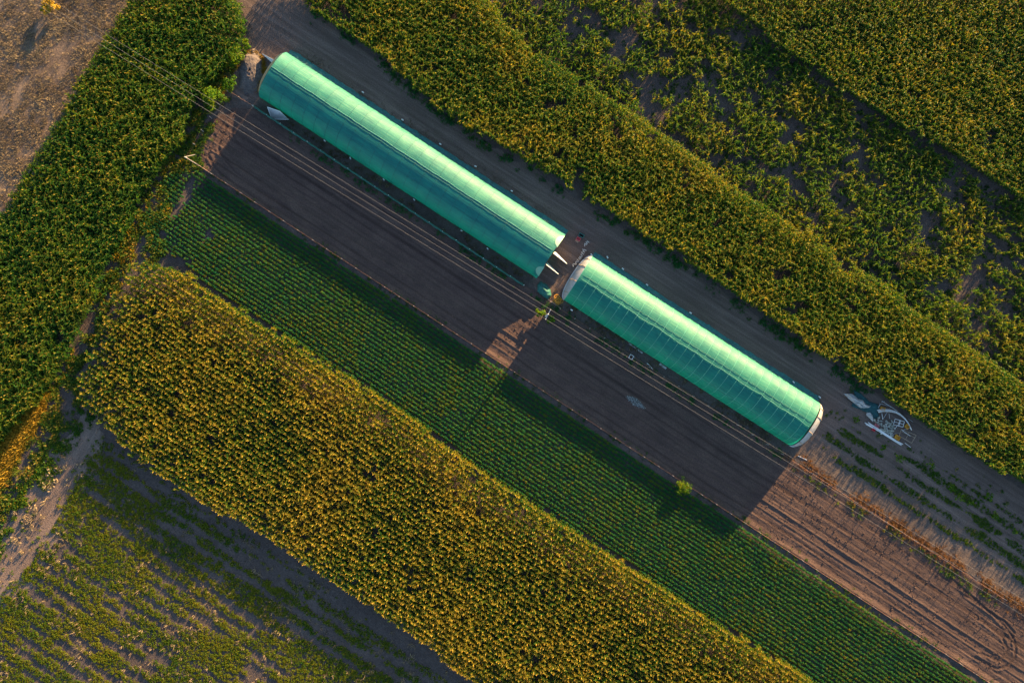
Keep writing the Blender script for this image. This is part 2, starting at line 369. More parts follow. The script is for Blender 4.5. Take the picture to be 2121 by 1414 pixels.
def bush_template(n, rad, h, size, r, up=0.6, mi=0, hollow=0.0, zmin=0.1):
    """a loose ball of leaf quads"""
    V, F, T = [], [], []
    for i in range(n):
        while True:
            p = r.uniform(-1, 1, 3)
            if hollow < np.linalg.norm(p) < 1: break
        c = np.array([p[0] * rad, p[1] * rad, h * (zmin + (1 - zmin) * (p[2] * .5 + .5))])
        nrm = p * (1 - up) + np.array([0, 0, up]) + r.normal(0, 0.35, 3); nrm /= np.linalg.norm(nrm)
        a = np.cross(nrm, r.normal(0, 1, 3)); a /= np.linalg.norm(a); b = np.cross(nrm, a); s = size * r.uniform(0.6, 1.3)
        k = len(V); V.extend([c - a * s, c + b * s * .55, c + a * s, c - b * s * .55]); F.append((k, k + 1, k + 2, k + 3))
        T.extend([r.normal(0, 0.16)] * 4)
    return np.array(V), np.array(F), np.full(len(F), mi), np.array(T)
def tuft_template(n, L, w, r, spread=0.9, mi=0):
    V, F, T = [], [], []
    for i in range(n):
        a = r.random() * 6.28; e = r.uniform(0.25, 1.35) ; ln = L * r.uniform(0.5, 1.2); o = r.normal(0, 0.08 * spread, 2)
        p0 = np.array([o[0], o[1], 0]); d = np.array([math.cos(a) * math.cos(e), math.sin(a) * math.cos(e), math.sin(e)]); p1 = p0 + d * ln
        p2 = p1 + np.array([d[0], d[1], d[2] - 0.7]) * ln * 0.35
        s = np.array([-math.sin(a), math.cos(a), 0]) * w
        k = len(V); V.extend([p0 - s, p0 + s, p1 + s * .8, p1 - s * .8]); F.append((k, k + 1, k + 2, k + 3))
        k = len(V); V.extend([p1 - s * .8, p1 + s * .8, p2 + s * .1, p2 - s * .1]); F.append((k, k + 1, k + 2, k + 3))
        T.extend([r.normal(0, 0.15)] * 8)
    return np.array(V), np.array(F), np.full(len(F), mi), np.array(T)

def scatter(name, pts, temps, scale, tint, mats, lean=0.08, z=0.0, sz=None, rot=None):
    """all plants of one crop in one mesh; pts (n,2), scale (n,), tint (n,)"""
    n = len(pts); which = rng.integers(0, len(temps), n)
    rz = rng.random(n) * 6.283 if rot is None else rot
    lx, ly = rng.normal(0, lean, n), rng.normal(0, lean, n)
    Vs, Fs, Ms, Ts = [], [], [], []; off = 0
    for k, (tv, tf, tm, tt) in enumerate(temps):
        i = np.where(which == k)[0]
        if not len(i): continue
        c, s = np.cos(rz[i])[:, None], np.sin(rz[i])[:, None]; sc = scale[i][:, None]; zz = sc if sz is None else sc * sz[i][:, None]
        X = (tv[None, :, 0] * c - tv[None, :, 1] * s) * sc; Y = (tv[None, :, 0] * s + tv[None, :, 1] * c) * sc; Z = tv[None, :, 2] * zz
        X = X + Z * lx[i][:, None] + pts[i, 0][:, None]; Y = Y + Z * ly[i][:, None] + pts[i, 1][:, None]
        Vs.append(np.stack([X, Y, Z + z], -1).reshape(-1, 3)); nv = len(tv)
        Fs.append((tf[None] + (np.arange(len(i)) * nv)[:, None, None] + off).reshape(-1, 4)); Ms.append(np.tile(tm, len(i)))
        Ts.append((tint[i][:, None] + tt[None]).ravel()); off += nv * len(i)
    return mesh_np(name, np.concatenate(Vs), np.concatenate(Fs), mats, np.concatenate(Ms), {'tint': np.clip(np.concatenate(Ts), 0, 1)})

def rows(poly, ang, rs, ps, jr=0.05, jp=0.08, keep=None):
    a = np.array(poly); d = np.array([math.cos(ang), math.sin(ang)]); nn = np.array([-d[1], d[0]])
    pu, pv = a @ d, a @ nn
    U, V = np.meshgrid(np.arange(pu.min(), pu.max(), ps), np.arange(pv.min(), pv.max(), rs)); U = U.ravel(); V = V.ravel()
    wob = (fbm(U, V * 0, 14.0, 2) - 0.5) * 0.35
    U = U + rng.normal(0, jp, len(U)); V = V + wob + rng.normal(0, jr, len(V))
    x = U * d[0] + V * nn[0]; y = U * d[1] + V * nn[1]
    ex = (fbm(x, y, 1.3, 2) - 0.5) * 0.7; ey = (fbm(x + 40, y + 11, 1.3, 2) - 0.5) * 0.7
    k = in_poly(x + ex, y + ey, poly); x, y = x[k], y[k]
    if keep is not None:
        k = rng.random(len(x)) < keep(x, y); x, y = x[k], y[k]
    return np.stack([x, y], 1)
def spread(poly, dens, keep=None):
    a = np.array(poly); lo, hi = a.min(0), a.max(0); n = int(np.prod(hi - lo) * dens)
    x = rng.uniform(lo[0], hi[0], n); y = rng.uniform(lo[1], hi[1], n)
    k = in_poly(x, y, poly); x, y = x[k], y[k]
    if keep is not None:
        k = rng.random(len(x)) < keep(x, y); x, y = x[k], y[k]
    return np.stack([x, y], 1)

def clods(name, pts, smin, smax, mat, label, cat, z=0.02):
    V0 = np.array([(-1, -1, 0), (1, -1, 0), (1, 1, 0), (-1, 1, 0), (-.55, -.6, .9), (.6, -.5, 1.0), (.5, .6, .8), (-.6, .5, .95)], float) * 0.5
    F0 = np.array([(4, 5, 6, 7), (0, 1, 5, 4), (1, 2, 6, 5), (2, 3, 7, 6), (3, 0, 4, 7)]); tmp = []
    for k in range(6): tmp.append((V0 * (1 + rng.normal(0, .22, V0.shape)), F0, np.zeros(5, int), np.zeros(8)))
    sc = smin + (smax - smin) * rng.random(len(pts)) ** 3
    return tag(scatter(name, pts, tmp, sc, np.full(len(pts), .5), [mat], 0.0, z), label, cat, kind='stuff')
BEDP = poly_w([(440, 300), (480, 225), (540, 240), (1090, 600), (2140, 1290), (2100, 1430), (2040, 1400), (410, 335)])
clods('soil_clods', spread(BEDP, 6, keep=lambda x, y: np.clip((fbm(x, y, 1.5) - .3) * 3, .1, 1)), 0.04, 0.20, M['bed'], 'small earth clods lying over the dark bare soil bed', 'clods', 0.025)
clods('track_stones', spread(poly_w([(600, 20), (900, 232), (1250, 448), (1700, 748), (1820, 820), (1800, 870), (1690, 830), (1230, 520), (1160, 600), (1120, 580), (1170, 470), (640, 120), (560, 90)]), 2.5), 0.03, 0.16, M['track'], 'small stones and clods on the dirt track', 'stones', 0.0)
clods('field_clods', spread(poly_w([(190, 860), (300, 960), (560, 1120), (990, 1430), (-60, 1430), (-60, 1180), (60, 1020)]), 2.5), 0.03, 0.16, M['field'], 'small clods on the grey field soil and dirt road', 'clods', 0.0)


tr = np.random.default_rng(21)
T_green = [corn_template(tr.uniform(2.05, 2.4), 12, 0.80, 2, tr, 0.0, 0.05) for _ in range(14)]
T_tass = [corn_template(tr.uniform(1.9, 2.25), 12, 0.62, 3, tr, 0.45, 0.12) for _ in range(16)]
T_dense = [corn_template(tr.uniform(2.0, 2.3), 11, 0.62, 2, tr, 0.3, 0.12) for _ in range(14)]
T_short = [corn_template(tr.uniform(1.1, 1.6), 11, 0.72, 1, tr, 0.2, 0.1) for _ in range(10)]
T_bean = [bush_template(42, 0.23, 0.46, 0.085, tr, 0.45, zmin=0.15) for _ in range(14)]
T_weed = [bush_template(24, 0.29, 0.21, 0.085, tr, 0.6) for _ in range(8)]
T_grass = [tuft_template(11, 0.38, 0.018, tr) for _ in range(8)]
T_stub = [tuft_template(7, 0.20, 0.016, tr, 1.5) for _ in range(8)]

def crop(name, pts, temps, mats, label, cat, smin=0.80, smax=1.14, tint=0.4, tvar=0.10, tn=0.25, lean=0.08, nscale=6.0, rot=None):
    n = len(pts); f = fbm(pts[:, 0], pts[:, 1], nscale, 3)
    sc = rng.uniform(smin, smax, n) * (0.94 + 0.14 * f)
    ti = tint + (f - 0.5) * 2 * tn + rng.normal(0, tvar, n)
    o = scatter(name, pts, temps, sc, ti, mats, lean, rot=rot)
    return tag(o, label, cat, kind='stuff')

CA = [(290, -40), (280, 0), (232, 72), (210, 107), (162, 185), (127, 250), (72, 350), (0, 455), (-120, 640), (-120, 1150), (0, 925), (35, 875), (70, 840), (115, 785), (150, 715), (190, 640), (213, 570), (248, 500),
      (283, 430), (312, 385), (340, 335), (375, 300), (392, 250), (405, 210), (428, 175), (452, 155), (475, 125), (490, 105), (508, 60), (500, 20), (480, -5), (470, -60)]
CB = [(270, 545), (330, 545), (392, 566), (432, 595), (526, 657), (706, 769), (806, 829), (1006, 979), (1206, 1104), (1406, 1240), (1606, 1360), (1690, 1412), (1850, 1530), (1100, 1530), (990, 1420),
      (850, 1312), (700, 1212), (560, 1112), (400, 1030), (290, 948), (205, 872), (172, 840), (160, 800), (180, 740), (220, 640), (265, 580)]
CC = [(560, -70), (630, 5), (700, 55), (800, 125), (900, 218), (1000, 283), (1100, 338), (1250, 432), (1400, 522), (1550, 630), (1700, 730), (1800, 795), (1900, 865), (2000, 935), (2121, 1005), (2250, 1090), (2250, 870),
      (2121, 790), (1950, 680), (1800, 570), (1680, 490), (1560, 415), (1400, 300), (1250, 195), (1100, 105), (1050, 50), (1000, -10), (940, -70)]
CD = [(940, -70), (1000, -10), (1050, 50), (1100, 105), (1250, 195), (1400, 300), (1560, 415), (1680, 490), (1800, 570), (1950, 680), (2121, 790), (2250, 870), (2250, 530), (2121, 425), (2050, 385), (1960, 325), (1850, 265), (1750, 205), (1640, 125), (1560, 65), (1500, 15), (1420, -70)]
CE = [(1415, -65), (1495, 1), (1555, 52), (1635, 112), (1745, 192), (1845, 252), (1955, 312), (2046, 372), (2121, 421), (2300, 530), (2300, -70)]
ANG_A = math.atan2(0.85, 0.53)
CR = [M['corn'], M['tassel']]
pa = rows(poly_w(CA, 1.0), ANG_A, 0.72, 0.24, keep=lambda x, y: np.where(fbm(x, y, 2.0) < 0.22, 0.2, 1.0))
crop('green_corn', pa, T_green, CR, 'tall dark green corn field between the brown stubble field and the grassy path', 'corn field', tint=0.37)
def b_keep(x, y):
    e = dist_line(x, y, poly_w([(285, 562), (220, 640), (180, 740), (160, 800), (205, 872)])); return np.where(e < 5, 0.45 + 0.11 * e, 1.0)
pb = rows(poly_w(CB, 1.0), AX, 0.74, 0.24, 0.035, 0.09, keep=lambda x, y: b_keep(x, y) * np.where(fbm(x + 70, y, 1.1, 2) < 0.30, 0.45, 1.0))
crop('tasselled_corn', pb, T_tass, CR, 'wide field of golden tasselled corn in rows below the dark green bean rows', 'corn field', tint=0.68, tn=0.38, nscale=9, lean=0.036, tvar=0.15, rot=AX + rng.normal(0, 0.7, len(pb)), smin=0.78, smax=1.14)
pc = rows(poly_w(CC, 1.0), AX, 0.72, 0.23, 0.035, 0.06, keep=lambda x, y: np.where(fbm(x, y, 2.5) < 0.30, 0.15, 1.0))
crop('strip_corn', pc, T_green[:7] + T_dense[:7], CR, 'long strip of olive corn along the dirt track above both greenhouses', 'corn field', tint=0.52, tn=0.3, lean=0.04)
pe = rows(poly_w(CE, 1.0), AX, 0.76, 0.27, 0.035, 0.06, keep=lambda x, y: np.where(fbm(x, y, 2.0) < 0.22, 0.2, 1.0))
crop('corner_corn', pe, T_dense, CR, 'dense dark corn field filling the corner beyond the patchy thin corn', 'corn field', tint=0.46, lean=0.03)
# patchy strip: thin corn over bare soil
dmask = lambda x, y: np.clip((fbm(*[a * s for a, s in zip(uv_of(x, y), (0.55, 1.0))], 1.9, 3) - 0.31) * 5, 0, 1)
pd_ = rows(poly_w(CD, 0.7), AX, 0.80, 0.26, 0.08, 0.10, keep=lambda x, y: dmask(x, y) * 0.92)
iso = dmask(pd_[:, 0], pd_[:, 1]); order = np.argsort(iso + rng.random(len(iso)) * 0.15)
cand = [i for i in order if abs(pd_[i, 0]) < 74 and abs(pd_[i, 1]) < 49][:260]
sel = np.zeros(len(pd_), bool); sel[cand] = True
crop('thin_corn', pd_[~sel], T_short, CR, 'patchy stunted corn with bare soil gaps between two denser corn fields', 'corn field', tint=0.50, tn=0.28, smin=0.6)
dw = spread(poly_w(CD, 0), 3.0, keep=lambda x, y: np.clip((fbm(x, y, 2.2) - 0.40) * 4, 0, 0.8))
crop('field_weeds', dw, T_weed + T_grass, [M['weed']], 'low green weeds spreading over the bare soil of the patchy corn strip', 'weeds', smin=0.7, smax=1.4, tint=0.25)

ct = []
for k, (tv, tf, tm, tt) in enumerate(T_short[:5]):
    o = mesh_np('corn_plant', tv, tf, CR, tm, {'tint': np.clip(tt + 0.35 + 0.1 * k, 0, 1)})
    ct.append(o)
for j, i in enumerate(cand):
    o = ct[j] if j < len(ct) else ct[j % len(ct)].copy()
    if j >= len(ct): COL.objects.link(o)
    s = random.uniform(0.75, 1.15); o.location = (*pd_[i], 0); o.rotation_euler = (random.gauss(0, .06), random.gauss(0, .06), random.random() * 6.28); o.scale = (s, s, s)
    tag(o, 'single stunted corn plant on bare soil in the patchy strip between dense corn fields', 'corn plant', 'stray corn plants on the bare soil')

# bean rows
BE = [(345, 358), (385, 348), (425, 362), (460, 388), (1081, 790), (1352, 968), (1535, 1088), (2045, 1424), (2200, 1530), (1850, 1536), (1700, 1420), (1600, 1358), (1400, 1234), (1205, 1104), (996, 970), (844, 856), (696, 757), (516, 647), (416, 579), (380, 545), (320, 520), (288, 470), (310, 420)]
def be_keep(x, y):
    e = dist_line(x, y, poly_w([(310, 400), (290, 470), (330, 525)])); return np.where(e < 8.5, np.clip((fbm(x, y, 2.0) - 0.36) * 8 + e * 0.06, 0, 1), 0.97)
pbe = rows(poly_w(BE, 0.3), AX, 0.605, 0.145, 0.03, 0.06, keep=be_keep)
crop('bean_rows', pbe, T_bean, [M['bean']], 'straight dark green bean rows between the bare soil bed and the golden corn', 'bean field', tint=0.45, tvar=0.20, tn=0.35, lean=0.04, smin=0.80, smax=1.05, nscale=3)

# low crop, lower left: clumpy rows over bare ground
FL = [(215, 905), (300, 968), (410, 1050), (560, 1130), (700, 1230), (850, 1330), (990, 1440), (1080, 1530), (-300, 1530), (-100, 1330), (0, 1240), (70, 1160), (115, 1085), (160, 1000)]
def f_keep(x, y):
    u, v = uv_of(x, y)
    band = 0.5 + 0.5 * np.sin(v * 2 * math.pi / 2.1 + 2.0 * (fbm(u, v, 12.0) - .5))
    n = fbm(u * 0.5, v, 2.4, 3)
    far = dist_line(x, y, poly_w([(215, 885), (560, 1115), (990, 1425)]))
    return np.clip((0.40 * band + 1.0 * n - 0.62 + 0.010 * np.minimum(far, 10)) * 5, 0, 1) * np.clip((far - 1.0) / 3, 0, 1)
pf = spread(poly_w(FL, 0.1), 17, keep=f_keep)
crop('low_crop', pf, T_weed, [M['lowcrop']], 'low clumpy green crop in broken rows over bare grey soil beside the dirt road', 'low crop', smin=0.5, smax=1.0, tint=0.82, tn=0.35, nscale=5)
pf2 = spread(poly_w(FL, 0.1), 1.3, keep=lambda x, y: np.clip((fbm(x, y, 2.6) - 0.5) * 5, 0, 1))
crop('dry_weeds', pf2, T_grass, [M['straw']], 'pale dry weeds dotted through the low crop and road edge', 'weeds', smin=0.6, smax=1.5, tint=0.4)

# path weeds between the left corn and the beds
PT = [(500, 110), (470, 200), (420, 250), (395, 335), (425, 350), (390, 362), (360, 400), (345, 470), (340, 540), (290, 550), (270, 560), (225, 640), (180, 740), (160, 810), (175, 860), (120, 900), (60, 990), (20, 1060), (-60, 1180), (-120, 1180), (-20, 960), (40, 870), (115, 790), (150, 715), (190, 640), (213, 570), (248, 500), (285, 430), (312, 385), (345, 330), (385, 290), (405, 210), (440, 165), (475, 130)]
pp = spread(poly_w(PT, 0.1), 11, keep=lambda x, y: np.clip((fbm(x, y, 1.6) - 0.42) * 7, 0, 1))
crop('path_weeds', pp, T_weed + T_grass, [M['weed']], 'weeds and grass overgrowing the path beside the tall green corn', 'weeds', smin=1.0, smax=2.2, tint=0.55, tn=0.35, nscale=4)
GO = [(-60, 1000), (-5, 915), (30, 870), (66, 828), (98, 812), (88, 858), (60, 905), (28, 960), (-20, 1050)]
pg = spread(poly_w(GO, 0.2), 40)
crop('golden_grass', pg, T_grass, [M['gold']], 'strip of golden dry grass along the left corn edge', 'grass', smin=1.3, smax=2.2, tint=0.5, tn=0.3)
GO2 = [(150, 690), (200, 620), (225, 560), (250, 520), (262, 540), (225, 620), (185, 700), (140, 790), (110, 830), (120, 790)]
pg = spread(poly_w(GO2, 0.2), 4, keep=lambda x, y: np.clip((fbm(x, y, 1.6) - 0.45) * 5, 0, 1))
crop('ochre_grass', pg, T_grass, [M['gold']], 'ochre grass tufts scattered on the weedy path between the corn fields', 'grass', smin=0.8, smax=1.5, tint=0.3, tn=0.3)
# stubble tufts
ST = [(-60, -60), (300, -60), (280, 0), (232, 72), (210, 107), (162, 185), (127, 250), (72, 350), (0, 455), (-60, 550)]
ps = spread(poly_w(ST), 16, keep=lambda x, y: np.clip((0.5 * fbm(x, y, 1.4, 3) + 0.5 * fbm((x * .53 + y * .85) * .25, (y * .53 - x * .85), 2.0, 2) - 0.36) * 5, 0.08, 1))
crop('straw_stubble', ps, T_stub, [M['straw']], 'short straw stubble and stalks covering the brown harvested field', 'stubble', smin=0.7, smax=1.6, tint=0.35, tn=0.4, nscale=2.5)
# weeds right of the short greenhouse: faint rows
WR = [(1690, 905), (1760, 880), (1830, 930), (1960, 975), (2121, 1080), (2260, 1180), (2260, 1330), (2121, 1210), (1950, 1100), (1820, 1012), (1720, 950)]
def w_keep(x, y):
    u, v = uv_of(x, y); band = 0.5 + 0.5 * np.sin(v * 2 * math.pi / 1.9 + 1.2 * (fbm(u, v, 10.0) - .5)); n = fbm(u * 0.6, v, 2.0, 3)
    return np.clip((0.6 * band + n - 0.74) * 4, 0, 1)
pw = spread(poly_w(WR, 0.1), 24, keep=w_keep)
crop('row_weeds', pw, T_weed, [M['lowcrop']], 'faint rows of low green seedlings beyond the end of the short greenhouse', 'low crop', smin=0.35, smax=0.8, tint=0.45, tn=0.3)
# rank grass along fences, tunnel sides and track verge
def verge(name, line, wid, dens, temps, mat, label, cat, **k):
    pl = np.array(poly_w(line)); seg = np.hypot(*np.diff(pl, axis=0).T); tot = seg.sum(); n = int(tot * dens)
    s = rng.random(n) * tot; c = np.concatenate([[0], np.cumsum(seg)]); i = np.clip(np.searchsorted(c, s) - 1, 0, len(seg) - 1); f = (s - c[i]) / seg[i]
    p = pl[i] + (pl[i + 1] - pl[i]) * f[:, None] + rng.normal(0, wid, (n, 2))
    p = p[rng.random(n) < np.clip((fbm(p[:, 0], p[:, 1], 2.2) - 0.36) * 6, 0, 1)]
    crop(name, p, temps, mat, label, cat, **k)
verge('fence_grass', [(600, 280), (780, 400), (1085, 600), (1250, 706), (1450, 840), (1620, 948)], 0.35, 7, T_weed + T_grass, [M['bean']], 'green grass along the fence foot between soil bed and greenhouses', 'grass', tint=0.2, smin=0.6, smax=1.2)
verge('orange_grass', [(1625, 935), (1800, 1050), (2000, 1182), (2130, 1270), (2220, 1330)], 0.5, 34, T_grass + T_stub, [M['rustgrass']], 'rusty dry grass along the upper fence past the short greenhouse', 'grass', tint=0.15, smin=0.6, smax=1.3)
verge('verge_green', [(1650, 975), (1850, 1105), (2000, 1205), (2060, 1245)], 0.4, 6, T_weed + T_grass, [M['weed']], 'green weed tufts on the soil side of the upper fence', 'weeds', tint=0.5, smin=0.6, smax=1.3)
verge('lower_grass', [(400, 338), (480, 390), (800, 598), (1200, 858), (1600, 1120), (2050, 1414)], 0.3, 5, T_grass + T_weed, [M['weed']], 'sparse grass along the lower fence between soil and beans', 'grass', tint=0.25, smin=0.5, smax=1.0)
verge('tunnel_weeds', [(590, 245), (700, 320), (900, 452), (1090, 580), (1190, 640), (1400, 778), (1600, 910)], 0.5, 9, T_grass + T_weed, [M['straw']], 'dead brown weeds between the greenhouses and the fence', 'weeds', tint=0.05, smin=0.5, smax=1.1)
verge('track_weeds', [(625, 112), (800, 232), (1000, 362), (1140, 452)], 0.55, 12, T_stub, [M['straw']], 'dead stalks on the track edge beside the long greenhouse', 'weeds', tint=0.0, smin=0.6, smax=1.2)
verge('corn_foot', [(640, 25), (800, 140), (900, 230), (1000, 297), (1250, 448), (1400, 540), (1700, 750), (1800, 815)], 0.4, 9, T_weed + T_grass, [M['bean']], 'green undergrowth at the foot of the strip corn by the track', 'weeds', tint=0.3, smin=0.7, smax=1.5)
verge('bed_end_weeds', [(475, 205), (440, 250), (422, 290), (400, 330), (430, 348)], 0.5, 22, T_weed + T_grass, [M['weed']], 'weeds round the left end of the bare soil bed', 'weeds', tint=0.35, smin=0.7, smax=1.4)
verge('yard_weeds', [(1700, 860), (1800, 900), (1960, 985), (2121, 1075)], 1.2, 5, T_weed + T_stub, [M['weed']], 'scattered weeds on the dry ground around the scrap heap', 'weeds', tint=0.4, smin=0.5, smax=1.2)

verge('road_weeds', [(190, 880), (120, 960), (70, 1040), (20, 1130), (-40, 1230)], 1.3, 6, T_grass + T_weed, [M['straw']], 'pale dry weeds along the left side of the dirt road', 'weeds', tint=0.45, smin=0.8, smax=1.9)
verge('road_green', [(215, 900), (165, 1020), (110, 1120), (60, 1205), (0, 1275)], 1.2, 10, T_weed, [M['lowcrop']], 'green seedlings creeping over the right edge of the dirt road', 'weeds', tint=0.6, smin=0.6, smax=1.3)
verge('lane_weeds', [(175, 860), (110, 950), (50, 1030), (0, 1110), (-60, 1200)], 0.9, 55, T_weed, [M['lowcrop']], 'dense green weeds between the golden grass and the dirt road', 'weeds', tint=0.45, smin=0.8, smax=1.6)

# ------------------------------------------------------------------ greenhouses
def arch(th, hw, h): return hw * math.copysign(abs(math.cos(th)) ** 0.85, math.cos(th)), h * math.sin(th) ** 0.9 if math.sin(th) > 0 else 0.0
def tunnel_cover(L, hw, h, pitch, tl, tr_, sag, seed):
    """skin between hoops: sags between them, ends tilted by tl / tr_"""
    r = np.random.default_rng(seed); nx = int(L / 0.16); nt_ = 72; V = []
    ph = r.random(400) * 6.28
    for i in range(nx + 1):
        x = L * i / nx; b = x / pitch; s = abs(math.sin(math.pi * b)); kbay = int(b)
        for j in range(nt_ + 1):
            th = math.pi * j / nt_; y, z = arch(th, hw, h)
            lit_ = max(0.0, math.cos(th)); d = -sag * (s ** 0.8) * (0.6 + 0.4 * lit_ * math.sin(th * 5 + ph[kbay])) + 0.010 * lit_ * math.sin(th * 17 + ph[kbay + 60] + x * 0.7)
            if d and 0 < j < nt_:
                y += math.cos(th) * d; z += math.sin(th) * d
            f = z / h
            xx = x + tl * f * max(0, 1 - x / 4) - tr_ * f * max(0, 1 - (L - x) / 4)
            V.append((xx - L / 2, y, max(z, 0.0)))
    idx = np.arange((nx + 1) * (nt_ + 1)).reshape(nx + 1, nt_ + 1)
    F = np.stack([idx[:-1, :-1], idx[1:, :-1], idx[1:, 1:], idx[:-1, 1:]], -1).reshape(-1, 4)
    return np.array(V), F
def greenhouse(p0, p1, hw, h, pitch, mat, mat2, dark_below, label, tl, tr_, sag, seed, hoop_mat, hoop_r):
    a, b = PV(*p0), PV(*p1); L = (b - a).length; c = (a + b) / 2; rz = math.atan2((b - a).y, (b - a).x)
    root = empty('greenhouse', c, rz, label, 'greenhouse')
    V, F = tunnel_cover(L, hw, h, pitch, tl, tr_, sag, seed)
    mi = (V[F][:, :, 1].mean(1) < dark_below).astype(int)       # lit half painted paler, shaded half darker; long tunnel's net overlaps past the ridge
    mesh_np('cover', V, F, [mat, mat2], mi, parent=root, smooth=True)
    m = MB(); ks = int(L / 0.5); rs = random.Random(seed); prof = ((0.0, 0.55), (0.12, 0.28), (0.45, 0.10), (0.8, 0.04)); vs = []
    for i in range(ks + 1):
        for d, z in prof: vs.append((-L / 2 + L * i / ks, hw - 0.02 + d + (rs.gauss(0, .05) if d > .2 else 0), z + (rs.uniform(0, .05) if d > .1 else 0)))
    m.add(vs, [(i * 4 + j, (i + 1) * 4 + j, (i + 1) * 4 + j + 1, i * 4 + j + 1) for i in range(ks) for j in range(3)])
    m.build('net_skirt', M['net_skirt'], root, True)
    n = int(L / pitch)
    for i in range(n + 1):
        x = i * pitch; m = MB(); pts = []
        if x > L - 0.3: x = L - 0.02
        for j in range(33):
            th = math.pi * j / 32; y, z = arch(th, hw + 0.012, h + 0.012); f = z / h
            pts.append((x - L / 2 + tl * f * max(0, 1 - x / 4) - tr_ * f * max(0, 1 - (L - x) / 4), y, z))
        m.tube(pts, hoop_r, 5); m.build('hoop', hoop_mat, root, True)
    return root, L
M['hoop_dark'] = simple('net_over_hoop', (0.003, 0.10, 0.11), 0.6, 0.1)
M['hoop_pale'] = simple('pale_hoop', (0.09, 0.36, 0.26), 0.5, 0.1)
HW, GH = 3.85, 3.6
g1, L1 = greenhouse((568, 157), (1142, 532), HW, GH, 1.95, M['cover_long'], M['cover_double_shaded'], 0.55, 'longer smooth green tunnel greenhouse with open doors on its end', 0.5, 0.1, 0.03, 1, M['hoop_dark'], 0.024)
g2, L2 = greenhouse((1197, 576), (1664, 877), HW, GH, 1.42, M['cover_short'], M['cover_short_shaded'], -0.2, 'shorter ribbed green tunnel greenhouse with rounded white ends', 0.0, 0.25, 0.045, 2, M['hoop_pale'], 0.03)

def ridge_seam(root, L, y0, amp, rad, mat, name, h, hw, seed):
    r = random.Random(seed); m = MB(); pts = []; n = int(L / 0.7); ph = [r.uniform(0, 6) for _ in range(3)]
    for i in range(n + 1):
        x = -L / 2 + 0.4 + (L - 0.8) * i / n
        y = y0 + amp * (math.sin(x * 1.1 + ph[0]) + 0.6 * math.sin(x * 2.9 + ph[1])) + r.gauss(0, amp * .3)
        c = min(1, max(-1, y / hw)); th = math.acos(math.copysign(abs(c) ** (1 / .85), c)); z = h * math.sin(th) ** 0.9
        pts.append((x, y, z + 0.02))
    m.tube(pts, rad, 5); return m.build(name, mat, root, True)
M['rope'] = simple('pale_rope', (0.10, 0.33, 0.27), 0.7, 0.2)
ridge_seam(g1, L1, 0.1, 0.015, 0.022, M['hoop_dark'], 'ridge_seam', GH, HW, 3)
ridge_seam(g1, L1, 0.45, 0.03, 0.025, M['rope'], 'net_edge', GH, HW, 4)
ridge_seam(g1, L1, -2.0, 0.0, 0.012, M['hoop_dark'], 'purlin', GH, HW, 5)
ridge_seam(g2, L2, 0.45, 0.0, 0.018, M['hoop_dark'], 'ridge_seam', GH, HW, 6)
ridge_seam(g2, L2, -0.25, 0.07, 0.022, M['rope'], 'rope', GH, HW, 7)
ridge_seam(g2, L2, -2.75, 0.0, 0.02, M['rope'], 'purlin', GH, HW, 8)

def apse(root, L, side, b, cover_part):
    """rounded end wall from the last hoop down to a bowed ground curve"""
    nt_, ns = 40, 6; V = []; x0 = side * (L / 2 - 0.03)
    def pt(th, s):
        y, z = arch(th, HW - 0.05, GH - 0.06); bow = b * math.sin(th) ** 0.9
        q = math.sin(s * math.pi / 2)
        return (x0 + side * bow * q, y, z * (1 - s ** 1.5) + 0.02)
    for i in range(nt_ + 1):
        for j in range(ns + 1): V.append(pt(math.pi * i / nt_, j / ns))
    idx = np.arange(len(V)).reshape(nt_ + 1, ns + 1)
    F = np.stack([idx[:-1, :-1], idx[1:, :-1], idx[1:, 1:], idx[:-1, 1:]], -1).reshape(-1, 4)
    w = mesh_np('end_wall', np.array(V), F, [M['film']], parent=root, smooth=True)
    for th in (0.75, 1.2, 1.75, 2.35):
        m = MB(); m.tube([Vector(pt(th, s / 6)) + Vector((side * .03, 0, .03)) for s in range(7)], 0.055, 5); m.build('rib', M['wood'], w, True)
    m = MB(); m.tube([Vector(pt(math.pi * i / 30, 1)) + Vector((side * .04, 0, .05)) for i in range(31)], 0.07, 6); m.build('base_rail', M['white'], root, True)
    return w
apse(g2, L2, -1, 1.0, False); apse(g2, L2, 1, 1.65, True)

# long greenhouse: far flat end, near end wall with an opening and two swung-out door leaves
def flat_end(root, L, side, opening):
    m = MB(); x = side * (L / 2 - 0.12); n = 36; ow, oh = opening
    top = [arch(math.pi * i / n, HW - .06, GH - .08) for i in range(n + 1)]
    vs, fs = [], []
    for (y, z) in top:
        zb = oh if abs(y) < ow else 0.0
        vs += [(x, y, min(zb, z)), (x, y, z)]
    for i in range(n): fs.append((2 * i, 2 * i + 2, 2 * i + 3, 2 * i + 1))
    m.add(vs, fs); return m.build('end_wall', M['film'], root)
flat_end(g1, L1, 1, (1.45, 2.2)); flat_end(g1, L1, -1, (1.2, 2.1))
def corner_film(root, L, y0, y1, depth):
    V = []; n = 10
    for i in range(n + 1):
        q = i / n; yy = y0 + (y1 - y0) * q; th = math.acos(max(-1, min(1, math.copysign(abs(yy / HW) ** (1 / .85), yy))))
        for k in range(5):
            y, z = arch(th, HW + 0.035, GH + 0.035); V.append((L / 2 + 0.02 - depth * math.sin(math.pi * min(1, q * 1.2)) ** .5 * k / 4, y, z))
    F = [(i * 5 + k, (i + 1) * 5 + k, (i + 1) * 5 + k + 1, i * 5 + k + 1) for i in range(n) for k in range(4)]
    m = MB(); m.add(V, F); return m.build('end_film', M['pale_green_film'], root, True)
